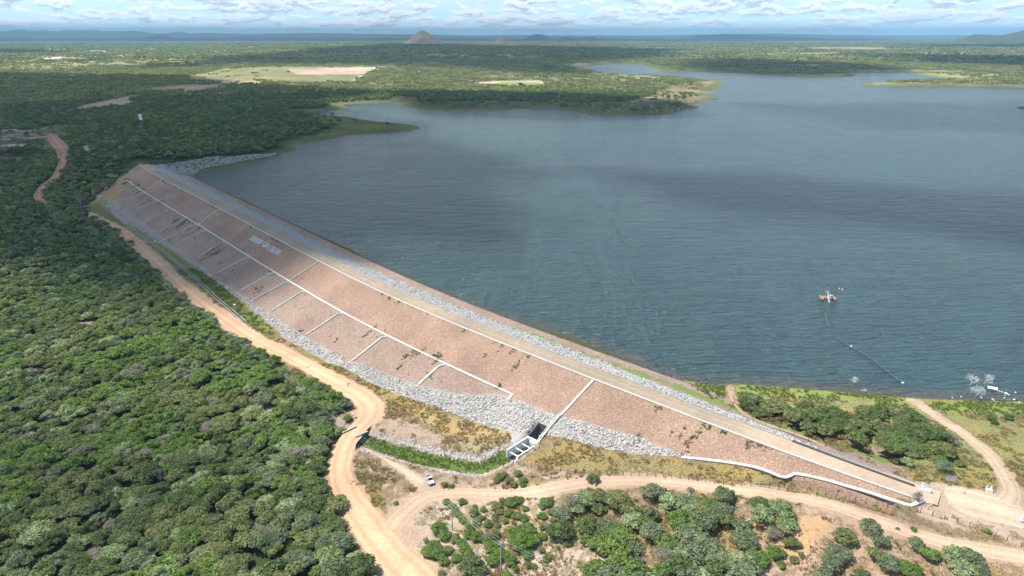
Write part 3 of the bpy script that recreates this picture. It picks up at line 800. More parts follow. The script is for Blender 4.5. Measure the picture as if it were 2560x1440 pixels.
SHADES = [  # outline of the shade on the ground (photo pixels), densest value, soft edge m
 ([(-500, 600), (60, 640), (330, 690), (430, 690), (560, 700), (700, 662), (800, 655), (850, 640), (830, 610), (930, 575), (1130, 655), (1290, 640), (1340, 600), (1290, 545), (1200, 500), (1320, 430), (1250, 385), (1000, 345), (1060, 318),
   (800, 262), (1000, 236), (700, 222), (500, 196), (-100, 186), (-700, 200)], .97, 40),
 ([(330, 166), (560, 150), (800, 123), (1000, 113), (1500, 122), (1720, 131), (1600, 152), (1450, 165), (1480, 186), (1350, 190), (1150, 176), (900, 163), (600, 161), (400, 171)], .97, 150),
 ([(1640, 168), (1820, 150), (2050, 158), (2250, 170), (2130, 196), (1900, 192)], .95, 90),
 ([(2160, 141), (2700, 148), (2700, 172), (2300, 160)], .95, 150),
 ([(2250, 116), (2700, 115), (2700, 124), (2280, 121)], .97, 200),
 ([(990, 232), (1300, 238), (1700, 254), (1780, 296), (1400, 305), (1000, 285)], .92, 22),
 ([(1480, 425), (1900, 430), (2300, 465), (2800, 500), (2800, 660), (2400, 600), (2000, 565), (1700, 500)], .97, 45),
 ([(1850, 262), (2200, 255), (2800, 250), (2800, 330), (2200, 325)], .85, 55),
 ([(-300, 97), (600, 96), (1000, 97), (1700, 98), (2200, 97), (2200, 102), (1700, 105), (900, 104), (-300, 107)], .97, 900),
 ([(-300, 127), (60, 128), (110, 134), (40, 138), (-300, 138)], .95, 200),
 ([(-300, 1000), (250, 980), (440, 1060), (420, 1180), (200, 1230), (-300, 1260)], .4, 25),
]
for px, dm, soft in SHADES:
    P = un(*np.array(px, float).T, 0.0)
    alt = 1150.0
    off = np.array(sv.xy) / sv.z * alt
    m = soft * 1.6
    x0, y0 = P.min(0) - m; x1, y1 = P.max(0) + m
    n1 = 110; gx, gy = np.meshgrid(np.linspace(x0, x1, n1), np.linspace(y0, y1, n1), indexing='ij')
    gx = gx.ravel(); gy = gy.ravel()
    d = sdist(P, gx, gy) + (fbm(gx / (soft * 2.4), gy / (soft * 2.4), 61, 4) - .5) * soft * 2.2
    q = np.clip(d / soft * .5 + .5, 0, 1); q = q * q * (3 - 2 * q)
    puff = .85 + .3 * fbm(gx / (soft * 3), gy / (soft * 3), 67, 3)
    # rounded body: the light passes two skins, each of them half as dense
    al = 1 - np.sqrt(np.clip(1 - np.clip(q * dm * puff, 0, .97), 0.03, 1))
    th = np.sqrt(q) * min(soft * 1.2, 320) * (.6 + .8 * fbm(gx / soft, gy / soft, 71, 3))
    F0 = grid_faces(n1, n1)
    keep = (q[F0] > .003).any(1); F0 = F0[keep]
    V = np.r_[np.c_[gx + off[0], gy + off[1], np.full(len(gx), alt) - th * .12], np.c_[gx + off[0], gy + off[1], alt + th + .5]]
    Fc = np.r_[F0, F0[:, ::-1] + len(gx)]
    us = np.unique(Fc); rm = -np.ones(len(V), int); rm[us] = np.arange(len(us))
    me = fast_mesh('cloud', V[us], rm[Fc], M_cloud, {'Density': np.r_[al, al][us][:, None].repeat(3, 1)})
    o = link(bpy.data.objects.new('cloud', me)); props(o, kind='structure')

# ------------------------------------------------------------------ hills on the horizon
def hill_mat(name, rock, green):
    m, N, b = new_mat(name)
    g = N.new('ShaderNodeNewGeometry'); P = g.outputs['Position']
    n = N.noise(P, 0.012, 5, 0.6); n2 = N.noise(P, 0.05, 4, 0.65)
    f = N.mapr(N.math('ADD', N.math('MULTIPLY', n, .5), N.math('MULTIPLY', n2, .5)), .44, .56)
    N.put(b, 'Base Color', N.mix(f, green, rock)); b.inputs['Roughness'].default_value = .95
    N.put(b, 'Normal', N.bump(n2, 12.0))
    return m
M_hill_rock = hill_mat('rocky_hillside', (.20, .15, .12), (.085, .09, .05))
M_hill_green = hill_mat('scrub_hillside', (.12, .12, .06), (.06, .085, .035))
def hill(u, vb, dist, w, dep, h, mat, seed, prof=None, n=70, rough=.35, peak=2.0):
    """a hill whose foot shows at picture column u; w, dep, h in metres"""
    if dist > 20000: dist *= .6; w *= .6; dep *= .6; h *= .6
    dx = (u - 1280) / F
    cx = dist * dx / CP; cy = dist
    a = math.atan2(cx, cy)
    t = np.array([math.cos(a), -math.sin(a)]); q = np.array([math.sin(a), math.cos(a)])
    A, B = np.meshgrid(np.linspace(-1, 1, n), np.linspace(-1, 1, max(24, n // 3)), indexing='ij')
    A = A.ravel(); B = B.ravel()
    x = cx + A * w / 2 * t[0] + B * dep / 2 * q[0]; y = cy + A * w / 2 * t[1] + B * dep / 2 * q[1]
    if prof is None:
        r = np.sqrt(A * A + B * B); z = np.clip(1 - r, 0, 1) ** 1.0; z = z * z * (3 - 2 * z) if peak > 1.5 else np.clip(1 - r * r, 0, 1)
    else:
        pr = np.interp(A, *np.array(prof).T); z = pr * np.clip(1 - B * B, 0, 1)
    sc = h * 1.6
    z = z * (1 + rough * (fbm(x / sc, y / sc, seed, 5) - .5) * 2) * h
    z = z + rough * .25 * h * (fbm(x / (sc * .3), y / (sc * .3), seed + 5, 4) - .5) * (z > h * .06)
    me = fast_mesh('hill', np.c_[x, y, z - 4], grid_faces(n, max(24, n // 3)), mat)
    o = link(bpy.data.objects.new('hill', me)); return props(o, kind='structure')
hill(1085, 108, 9000, 740, 700, 172, M_hill_rock, 3, prof=[(-1, 0), (-.75, .08), (-.5, .30), (-.28, .72), (-.12, .98), (.02, .96), (.2, .82), (.42, .5), (.62, .25), (.8, .1), (1, 0)], n=110, rough=.12)
hill(1258, 105, 9200, 440, 400, 75, M_hill_rock, 5, prof=[(-1, 0), (-.6, .3), (-.2, .9), (.05, 1), (.4, .5), (1, 0)], rough=.2)
hill(2650, 112, 8200, 3700, 1100, 245, M_hill_green, 8, prof=[(-1, 0), (-.92, .3), (-.84, .5), (-.72, .48), (-.66, .5), (-.55, .75), (-.35, .95), (0, 1), (.5, .9), (1, .6)], n=190, rough=.16)
hill(2640, 118, 6600, 1500, 600, 130, M_hill_green, 11, prof=[(-1, 0), (-.6, .25), (-.2, .62), (.2, .95), (1, 1)], n=90, rough=.2)
hill(1340, 99, 15500, 900, 700, 130, M_hill_green, 13, prof=[(-1, 0), (-.6, .4), (-.25, 1), (.1, .95), (.5, .5), (1, 0)], rough=.15)
hill(1430, 99, 16500, 1300, 700, 95, M_hill_green, 17, prof=[(-1, 0), (-.5, .8), (-.1, .5), (.2, .6), (.4, .8), (1, 0)], rough=.25)
hill(1830, 98, 17500, 4200, 1200, 125, M_hill_green, 19, prof=[(-1, 0), (-.7, .75), (-.4, 1), (0, .8), (.4, .55), (1, .1)], n=120, rough=.12)
hill(500, 97, 24000, 2600, 1500, 200, M_hill_green, 23, prof=[(-1, .1), (-.5, .4), (0, 1), (.3, .6), (1, .1)], n=90, rough=.15)
def ridge(px, D, dep, seed, rough=.05, jag=10):
    """a far range whose skyline passes through the given photo points, D metres away"""
    us = np.array([p[0] for p in px], float); zs = np.array([H + (86 - p[1]) / F * D for p in px])
    n = int((us[-1] - us[0]) / 3); m = 18
    U = np.linspace(us[0], us[-1], n); Zc = np.interp(U, us, zs) + (fbm(U / 7, U * 0, seed, 3) - .5) * jag
    T, B = np.meshgrid(np.arange(n), np.linspace(-1, 1, m), indexing='ij'); T = T.ravel(); B = B.ravel()
    y = D + B * dep / 2; x = (U[T] - 1280) / F * D / CP * 1.0 + 0 * y
    z = (Zc[T] + 4) * np.clip(1 - np.abs(B) ** 1.6, 0, 1) * (1 + (fbm(x / 500, y / 500, seed + 3, 4) - .5) * .5 * np.clip(np.abs(B) * 2, 0, 1)) - 4
    me = fast_mesh('hill', np.c_[x, y, z], grid_faces(n, m), M_hill_green); o = link(bpy.data.objects.new('hill', me)); props(o, kind='structure')
ridge([(-200, 84), (-60, 78), (0, 74), (12, 72), (36, 79), (50, 74), (75, 77), (110, 79), (140, 80), (180, 79), (198, 75), (215, 78), (250, 77), (270, 80), (310, 76), (335, 79), (345, 77), (357, 76), (375, 79), (420, 79), (450, 78), (490, 83),
 (530, 83), (547, 80), (572, 84), (612, 82), (700, 85), (800, 83), (860, 82), (910, 85), (1000, 87)], 27000, 3500, 41)
ridge([(520, 90), (600, 85), (680, 86), (760, 84), (900, 83), (960, 85), (1100, 86), (1200, 88), (1300, 87), (1420, 88), (1600, 88), (1720, 85), (1840, 84), (1900, 85), (2000, 87), (2100, 88), (2240, 87), (2330, 88), (2380, 87), (2470, 88), (2800, 89)], 25000, 3500, 43, jag=7)

# ------------------------------------------------------------------ foliage
def leaf_mat(name, ca, cb, trans=.42, stem=None):
    m, N, b = new_mat(name)
    g = N.new('ShaderNodeNewGeometry'); oi = N.new('ShaderNodeObjectInfo')
    isl = g.outputs['Random Per Island']
    c = N.mix(oi.outputs['Random'], ca, cb)
    c = N.mix(1, c, N.ramp(isl, [(0, .62), (1, 1.42)]), 'MULTIPLY')
    c = N.mix(1, c, N.ramp(N.noise(g.outputs['Position'], .55, 2), [(.3, .8), (.7, 1.22)]), 'MULTIPLY')
    N.put(b, 'Base Color', c); b.inputs['Roughness'].default_value = .75
    b.inputs['Specular IOR Level'].default_value = .25
    tr = N.new('ShaderNodeBsdfTranslucent'); N.put(tr, 0, N.mix(1, c, (1.15, 1.2, .7), 'MULTIPLY'))
    mx = N.new('ShaderNodeMixShader'); mx.inputs[0].default_value = trans
    out = m.node_tree.nodes['Material Output']
    N.l.new(b.outputs[0], mx.inputs[1]); N.l.new(tr.outputs[0], mx.inputs[2]); N.l.new(mx.outputs[0], out.inputs['Surface'])
    return m
KINDS = ['dark', 'green', 'olive', 'grey', 'pale', 'bare']
LEAF = {
 'dark': leaf_mat('dark_leaves', (.125, .175, .062), (.17, .22, .078)),
 'green': leaf_mat('fresh_green_leaves', (.165, .25, .06), (.22, .30, .08)),
 'olive': leaf_mat('olive_leaves', (.19, .225, .082), (.25, .27, .105)),
 'grey': leaf_mat('grey_green_leaves', (.20, .25, .135), (.24, .28, .16)),
 'pale': leaf_mat('pale_leaves', (.31, .38, .18), (.36, .42, .23)),
 'bare': leaf_mat('bare_twigs', (.26, .24, .165), (.33, .305, .225), .2),
 'far': leaf_mat('scrub_leaves', (.29, .32, .14), (.40, .395, .205)),
}
def quads(C, Nn, size, rng, asp=1.0):
    """one leaf tuft per centre: a bent quad facing roughly along its normal"""
    n = len(C)
    a = rng.normal(size=(n, 3)); u = np.cross(Nn, a); u /= np.linalg.norm(u, axis=1)[:, None] + 1e-9
    v = np.cross(Nn, u)
    s = size * rng.uniform(.6, 1.35, n)[:, None]
    V = np.stack([C - u * s - v * s * asp * .6, C + u * s * .8 - v * s * asp, C + u * s + v * s * asp * .7 + Nn * s * .25, C - u * s * .7 + v * s * asp], 1)
    return V.reshape(-1, 3), np.arange(n * 4).reshape(-1, 4)
def crown_geo(rng, R, Hh, nl, nleaf, size, flat=.62, spread=1.0, z0=.28):
    """lobes spread over a dome; leaves in the outer shell of every lobe"""
    lob = []
    for i in range(nl):
        a = rng.uniform(0, 2 * math.pi); q = math.sqrt(rng.uniform(0, 1)) * .74 * spread
        lr_ = R * rng.uniform(.24, .44)
        z = Hh * (z0 + (1 - z0 - .18) * (1 - q ** 1.8) * rng.uniform(.6, 1.05))
        lob.append((R * q * math.cos(a), R * q * math.sin(a), z, lr_))
    Cs = []; Ns = []
    w = np.array([l[3] ** 2 for l in lob]); w /= w.sum()
    for (x, y, z, r), k in zip(lob, rng.multinomial(nleaf, w)):
        d = rng.normal(size=(k, 3)); d[:, 2] = np.where(d[:, 2] < -.35 * 1, np.abs(d[:, 2]) * .8, d[:, 2]); d /= np.linalg.norm(d, axis=1)[:, None]
        rr_ = r * rng.uniform(.62, 1.08, k)[:, None]
        p = np.array([x, y, z]) + d * rr_ * np.array([1, 1, flat])
        Cs.append(p); nn_ = d + rng.normal(size=(k, 3)) * .55 + np.array([0, 0, .35]); Ns.append(nn_ / np.linalg.norm(nn_, axis=1)[:, None])
    return np.concatenate(Cs), np.concatenate(Ns), lob
def trunk_geo(rng, R, Hh, lob, r0):
    mb = MB()
    fork = Vector((rng.uniform(-.2, .2), rng.uniform(-.2, .2), Hh * .22))
    mb.tube([(0, 0, -.4), (fork.x * .4, fork.y * .4, Hh * .1), fork], [r0 * 1.3, r0, r0 * .85], 6)
    for (x, y, z, r) in sorted(lob, key=lambda l: -l[3])[:6]:
        e = Vector((x, y, z)); mid = fork.lerp(e, .5) + Vector((0, 0, -.08 * Hh))
        mb.tube([fork, mid, e], [r0 * .6, r0 * .4, r0 * .14], 5)
    return mb
def tree_meshes(kind, seed, nleaf=2000, size=.21, R=3.3, Hh=4.6, nl=22):
    rng = np.random.default_rng(seed)
    if kind == 'bare': nleaf = int(nleaf * .8)
    C_, N_, lob = crown_geo(rng, R, Hh, nl, nleaf, size)
    if kind == 'bare':                                # twiggy crown: thin slivers pointing outward
        V, Fq = quads(C_, N_, size * 1.5, rng, .12)
    elif kind == 'grey' or kind == 'pale':
        V, Fq = quads(C_, N_, size * .85, rng, .8)
    else:
        V, Fq = quads(C_, N_, size, rng, .75)
    cm = fast_mesh('crown_' + kind, V, Fq, LEAF[kind], smooth=False)
    tm = trunk_geo(rng, R, Hh, lob, .16)
    me = bpy.data.meshes.new('trunk'); me.from_pydata(tm.v, [], tm.f); me.materials.append(M_bark if kind != 'bare' else M_twig); me.update()
    return cm, me
PROTO = {k: [tree_meshes(k, 100 + 7 * i + 31 * j) for i in range(4)] for j, k in enumerate(KINDS)}

def merged(name, kind, seed, nleaf, size, R=3.3, Hh=4.6, nl=9, mat=None):
    rng = np.random.default_rng(seed)
    C_, N_, lob = crown_geo(rng, R, Hh, nl, nleaf, size, z0=.16)
    V, Fq = quads(C_, N_, size * (1.5 if kind == 'bare' else 1), rng, .15 if kind == 'bare' else .8)
    me = fast_mesh(name, V, Fq, mat or LEAF[kind], smooth=False)
    return bpy.data.objects.new(name, me)
def clump(name, seed, nt, nleaf, size, W_=11, Hh=5, mat='far'):
    rng = np.random.default_rng(seed); Cs = []; Ns = []
    for i in range(nt):
        c, n, l = crown_geo(rng, rng.uniform(2.4, 4.2), Hh * rng.uniform(.7, 1.15), 4, nleaf, size, z0=.15)
        c[:, :2] += rng.uniform(-W_, W_, 2); Cs.append(c); Ns.append(n)
    V, Fq = quads(np.concatenate(Cs), np.concatenate(Ns), size, rng, .8)
    me = fast_mesh(name, V, Fq, LEAF[mat], smooth=False)
    return bpy.data.objects.new(name, me)
def collection_of(name, objs):
    c = bpy.data.collections.new(name)
    for i, o in enumerate(objs):
        o.name = '%s.%03d' % (name, i); c.objects.link(o)
    return c
def scatter(name, pts, rot, scl, idx, coll, label, cat=None, tilt=None):
    """one 'stuff' object: a cloud of points carrying instances of a few shapes"""
    me = bpy.data.meshes.new(name)
    me.vertices.add(len(pts)); me.vertices.foreach_set('co', np.ascontiguousarray(pts, np.float32).ravel())
    a = me.attributes.new('rot', 'FLOAT_VECTOR', 'POINT')
    R3 = np.zeros((len(pts), 3), np.float32); R3[:, 2] = rot
    if tilt is not None: R3[:, :2] = tilt
    a.data.foreach_set('vector', R3.ravel())
    a = me.attributes.new('scl', 'FLOAT_VECTOR', 'POINT')
    S3 = np.ascontiguousarray(scl, np.float32)
    if S3.ndim == 1: S3 = np.repeat(S3[:, None], 3, 1)
    a.data.foreach_set('vector', np.ascontiguousarray(S3).ravel())
    a = me.attributes.new('idx', 'INT', 'POINT'); a.data.foreach_set('value', np.asarray(idx, np.int32))
    o = bpy.data.objects.new(name, me); link(o)
    props(o, label, cat, None, 'stuff')
    ng = bpy.data.node_groups.new(name + '_scatter', 'GeometryNodeTree')
    ng.interface.new_socket('Geometry', in_out='INPUT', socket_type='NodeSocketGeometry')
    ng.interface.new_socket('Geometry', in_out='OUTPUT', socket_type='NodeSocketGeometry')
    N = ng.nodes; L = ng.links
    gi = N.new('NodeGroupInput'); go = N.new('NodeGroupOutput')
    ip = N.new('GeometryNodeInstanceOnPoints'); ci = N.new('GeometryNodeCollectionInfo')
    ci.inputs['Collection'].default_value = coll
    ci.inputs['Separate Children'].default_value = True; ci.inputs['Reset Children'].default_value = True
    def at(nm, ty):
        n = N.new('GeometryNodeInputNamedAttribute'); n.data_type = ty; n.inputs['Name'].default_value = nm
        return [q for q in n.outputs if q.enabled and q.name == 'Attribute'][0]
    e2r = N.new('FunctionNodeEulerToRotation')
    L.new(at('rot', 'FLOAT_VECTOR'), e2r.inputs[0])
    L.new(gi.outputs[0], ip.inputs['Points']); L.new(ci.outputs[0], ip.inputs['Instance'])
    ip.inputs['Pick Instance'].default_value = True
    L.new(at('idx', 'INT'), ip.inputs['Instance Index'])
    L.new(e2r.outputs[0], ip.inputs['Rotation']); L.new(at('scl', 'FLOAT_VECTOR'), ip.inputs['Scale'])
    L.new(ip.outputs[0], go.inputs[0])
    md = o.modifiers.new('scatter', 'NODES'); md.node_group = ng
    return o

# where trees may stand
GROVE_MID = G((1408, 1250), (1425, 1222), (1480, 1212), (1510, 1215), (1640, 1213), (1720, 1232), (1790, 1240), (1860, 1252), (1950, 1262), (1995, 1270), (2008, 1300), (2000, 1330),
 (1955, 1340), (1905, 1330), (1885, 1365), (1900, 1420), (1880, 1520), (1640, 1560), (1620, 1440), (1560, 1385), (1500, 1375), (1450, 1355), (1400, 1345), (1400, 1290))
GROVE_LAKE = G((1860, 1012), (1880, 1000), (1950, 1010), (2060, 1025), (2100, 1022), (2200, 1035), (2260, 1035), (2290, 1050), (2330, 1085), (2370, 1105), (2375, 1125), (2345, 1150), (2290, 1155),
 (2210, 1160), (2150, 1145), (2080, 1128), (2050, 1110), (2035, 1095), (1960, 1080), (1930, 1068), (1870, 1040))
GROVE_CORNER = G((2065, 1395), (2110, 1368), (2170, 1350), (2200, 1345), (2215, 1395), (2290, 1420), (2330, 1500), (2250, 1600), (2000, 1600), (1980, 1460), (2030, 1440))
GROVE_SAND = G((1470, 1405), (1540, 1395), (1600, 1420), (1660, 1440), (1640, 1560), (1450, 1560), (1440, 1450))
GROVES = [('mid', GROVE_MID), ('lake', GROVE_LAKE), ('sand', GROVE_SAND)]
BARE = [G((600, 985), (650, 978), (685, 1005), (700, 1030), (670, 1040), (625, 1012)), G((845, 1030), (895, 1020), (900, 1075), (850, 1100), (830, 1060)), G((680, 1140), (700, 1135), (735, 1200), (710, 1200)),
        G((540, 810), (600, 815), (650, 850), (620, 870), (560, 845)), G((190, 805), (235, 800), (240, 815), (195, 822)), 
        G((1850, 1230), (1905, 1230), (1900, 1262), (1860, 1262)), G((800, 284), (1060, 307), (1060, 329), (880, 337), (845, 320))]
FIELD_IDX = list(range(16, 31))
def tree_density(X, Y):
    d = np.ones(X.shape)
    r = np.hypot(X, Y)
    op = sdist(OPEN, X, Y) > -1.0
    d[op] = 0
    for nm, g in GROVES:
        d[(sdist(g, X, Y) > 0)] = .80 if nm == 'mid' else 1.0
    d[(r < 300) & (~op) & (X > 60)] = 0
    for b_ in BARE: d[sdist(b_, X, Y) > 0] = .12
    for (poly, s, p, c, soft) in ZONES[16:31]:
        d[sdist(poly, X, Y) > -1.0] *= .13 if c in (.55, .601) else .015
    d[sdist(ZONES[33][0], X, Y) > 0] *= .25
    sd = sdist(SHORE, X, Y); belt = np.interp(r, [250, 600, 1500, 4000], [4, 12, 30, 70])
    belt = belt * (.4 + 1.2 * fbm(X / 60, Y / 60, 77, 2))
    d[sd > -belt] = 0
    l, s = dam_ls(X, Y)
    d[(l > -3) & (l < LEN) & (s > np.where(l > 592, -21, -34)) & (s < 12) & (Y > 140)] = 0
    d[(l > -3) & (l < 60) & (s > 0) & (s < 44 - np.clip(40 - l, 0, 40)) & (Y > 400)] = 0
    sp_ = G((375, 405), (560, 388), (700, 378), (745, 372), (560, 440), (430, 440))
    d[sdist(sp_, X, Y) > 0] = 0
    for nm, c, w, colr, rr_ in ROADXY:
        k = (X > c[:, 0].min() - 15) & (X < c[:, 0].max() + 15) & (Y > c[:, 1].min() - 15) & (Y < c[:, 1].max() + 15) & (d > 0)
        if not k.any(): continue
        dist = np.full(k.sum(), 1e9)
        for (cx, cy_), q in zip(c[::2], w[::2]): np.minimum(dist, np.hypot(X[k] - cx, Y[k] - cy_) - q / 2, out=dist)
        t = d[k]; t[dist < (1.8 if rr_ < 450 else 3.0)] = 0; d[k] = t
    return d
def jitter_grid(x0, x1, y0, y1, s, rng):
    gx, gy = np.meshgrid(np.arange(x0, x1, s), np.arange(y0, y1, s), indexing='ij')
    gx = gx + (np.arange(gx.shape[1]) % 2)[None] * s / 2
    gx = gx.ravel() + rng.uniform(-.42, .42, gx.size) * s; gy = gy.ravel() + rng.uniform(-.42, .42, gy.size) * s
    return gx, gy
def in_wedge(X, Y, m=.06):
    return np.abs(np.arctan2(X, Y)) < .66 + m
def pick_kind(X, Y, rng):
    """which species stands where: broad drifts plus odd ones out"""
    n1 = fbm(X / 38, Y / 38, 81, 3); n2 = fbm(X / 22, Y / 22, 83, 3); q = rng.uniform(0, 1, len(X))
    k = np.full(len(X), 0)
    k[n1 + (q - .5) * .28 > .50] = 2
    rr_ = np.hypot(X, Y); gz = np.interp(rr_, [190, 230, 330, 380], [0, .10, .10, 0])  # extra fresh green here puts the sunlit wood's brightness into leaf colour
    k[(n2 + (q - .5) * .3 > .64 - gz)] = 1
    q = rng.uniform(0, 1, len(X))
    k[q < .14] = 3; k[q < .05] = 4; k[(q > .96)] = 5
    return k

rng = np.random.default_rng(11)
X, Y = jitter_grid(-440, 330, 60, 470, 4.15, rng)
k = in_wedge(X, Y, .30) & (np.hypot(X, Y) < 460) & (np.hypot(X, Y) > 95)
X, Y = X[k], Y[k]
k = rng.uniform(0, 1, len(X)) < tree_density(X, Y) * .90
X, Y = X[k], Y[k]; Z = terrain(X, Y)
K = pick_kind(X, Y, rng)
S = rng.uniform(.72, 1.2, len(X)) * np.where(rng.uniform(0, 1, len(X)) < .25, rng.uniform(1.1, 1.5, len(X)), 1.0)
SZ = np.sqrt(S) * rng.uniform(.58, 1.12, len(X)); ROT = rng.uniform(0, 6.28, len(X))
# brighter, paler mix in the middle grove; darker by the lake
reg = np.zeros(len(X), int)
for i, (nm, g) in enumerate(GROVES): reg[sdist(g, X, Y) > -.5] = i + 1
q = rng.uniform(0, 1, len(X))
K = np.where((reg == 1) & (q < .28), 3, K); K = np.where((reg == 1) & (q > .88), 4, K); K = np.where((reg == 1) & (q > .6) & (q < .78), 1, K)
K = np.where((reg == 2) & (q < .8), np.where(q < .5, 0, 2), K)
K = np.where((reg == 3) & (q < .4), 3, K); K = np.where((reg == 3) & (q > .4), 1, K)
tip_l, tip_s = dam_ls(X, Y)
pu, pv = proj(X, Y, Z)
SZ = np.where(reg == 2, SZ * .78, SZ)
edge = (reg == 0) & (pu > 600) & (pv > 1000)
K = np.where(edge & (q < .22), 3, K); K = np.where(edge & (q > .93), 4, K)
size_px = S * 1 / np.hypot(np.hypot(X, Y), H - Z)
vis = (pu > 5) & (pu < 2555) & (pv > 5) & (pv < 1436)
order = np.argsort(-np.where(vis, size_px, -1))
solo = np.zeros(len(X), bool); solo[order[:300]] = True
print('near trees', len(X))

LOOK = {0: 'dark green', 1: 'fresh green', 2: 'olive green', 3: 'grey-green', 4: 'pale green', 5: 'bare grey'}
def place_words(u, v, rg):
    if rg == 1: return 'in the big grove, ' + ('left' if u < 1560 else ('middle' if u < 1760 else 'right')) + (' top' if v < 1290 else (' centre' if v < 1370 else ' bottom'))
    if rg == 2: return 'in the lakeside thicket, ' + ('left' if u < 2050 else ('middle' if u < 2220 else 'right')) + (' back' if v < 1070 else ' front')
    if rg == 3: return 'on pale sand at the bottom centre'
    if u > 700: return 'beside the broad road, ' + ('bottom' if v > 1300 else 'upper') + ' wood edge'
    b = 'bottom edge' if v > 1370 else ('lower part' if v > 1250 else ('upper part' if v > 1100 else 'far part'))
    return 'in the left wood, ' + b + (' far left' if u < 180 else (' left' if u < 360 else (' centre' if u < 540 else ' right')))
GRP = {0: 'trees of the dense wood left of the dirt road', 1: 'trees of the grove below the track', 2: 'trees of the lakeside thicket', 3: 'bushes on the pale sand'}
def tree_thing(name, x, y, z, kind, s, sz, rz, label, cat, group, pi=None, mesh=None):
    cm, tm = mesh or PROTO[KINDS[kind]][pi if pi is not None else random.randrange(4)]
    t = empty(name, (x, y, z), label, cat, group, rz)
    t.scale = (s, s, sz)
    link(bpy.data.objects.new('trunk' if name == 'tree' else 'stem', tm), t)
    link(bpy.data.objects.new('crown', cm), t)
    return t
for i in np.where(solo)[0]:
    szw = 'large ' if S[i] > 1.3 else ('small ' if S[i] < .82 else '')
    lb = '%s%s tree %s' % (szw, LOOK[K[i]], place_words(pu[i], pv[i], reg[i]))
    tree_thing('tree', X[i], Y[i], Z[i], K[i], S[i], SZ[i], ROT[i], lb, 'tree', GRP[reg[i]])
objs = []
for j, kd in enumerate(KINDS):
    for i in range(3): objs.append(merged('woodland_tree', kd, 500 + 10 * j + i, 1000, .28, nl=16))
c1 = collection_of('woodland_tree', objs)
for rg, lab in ((0, 'dense mixed green wood covering the land left of the dirt road'), (1, 'remaining trees of the grove below the narrow track'), (2, 'dark thicket between the dam and the lake'), (3, 'bushes at the bottom centre')):
    q = np.where(~solo & (reg == rg))[0]
    if len(q) == 0: continue
    scatter('woodland', np.c_[X[q], Y[q], Z[q]], ROT[q], np.c_[S[q], S[q], SZ[q]], K[q] * 3 + rng.integers(0, 3, len(q)), c1, lab)

# middle distance
X, Y = jitter_grid(-1350, 1300, 220, 1600, 5.7, rng)
k = in_wedge(X, Y, .26) & (np.hypot(X, Y) >= 460) & (np.hypot(X, Y) < 1500); X, Y = X[k], Y[k]
den = tree_density(X, Y) * np.interp(fbm(X / 120, Y / 120, 91, 3), [.3, .45], [.6, 1])
k = rng.uniform(0, 1, len(X)) < den; X, Y = X[k], Y[k]; Z = terrain(X, Y)
K = pick_kind(X, Y, rng); S = rng.uniform(.85, 1.5, len(X))
objs = []
for j, kd in enumerate(KINDS):
    for i in range(2): objs.append(merged('distant_tree', kd, 700 + 10 * j + i, 260, .50, nl=8))
c2 = collection_of('distant_tree', objs)
scatter('woodland', np.c_[X, Y, Z], rng.uniform(0, 6.28, len(X)), np.c_[S, S, S * rng.uniform(.7, 1.1, len(X))], K * 2 + rng.integers(0, 2, len(X)), c2, 'green dry forest behind the dam and around the inlets')
print('mid trees', len(X))
# far country: clumps of scrub
def far_band(r0, r1, step, sc, szs, label, coll, nidx):
    X, Y = jitter_grid(-r1 * .78, r1 * .78, r0 * .6, r1, step, rng)
    k = in_wedge(X, Y, .20) & (np.hypot(X, Y) >= r0) & (np.hypot(X, Y) < r1); X, Y = X[k], Y[k]
    den = tree_density(X, Y) * np.interp(fbm(X / 420, Y / 420, 95, 4), [.36, .54], [.18, .72])
    k = rng.uniform(0, 1, len(X)) < den; X, Y = X[k], Y[k]; Z = terrain(X, Y)
    S = rng.uniform(.8, 1.3, len(X)) * sc
    scatter('woodland', np.c_[X, Y, Z], rng.uniform(0, 6.28, len(X)), np.c_[S, S, S * szs], rng.integers(0, nidx, len(X)), coll, label)
    print('far', len(X))
c3 = collection_of('scrub_clump', [clump('scrub_clump', 900 + i, 7, 26, 1.0, mat=('far', 'olive', 'far', 'olive', 'far', 'grey')[i]) for i in range(6)])
far_band(1500, 3600, 17, 1.0, 1.0, 'pale green scrub country beyond the reservoir', c3, 6)
c4 = collection_of('scrub_patch', [clump('scrub_patch', 950 + i, 8, 14, 1.7, mat=('far', 'olive', 'far', 'grey')[i]) for i in range(4)])
far_band(3600, 10500, 48, 2.4, .75, 'far scrub plain reaching towards the hills', c4, 4)
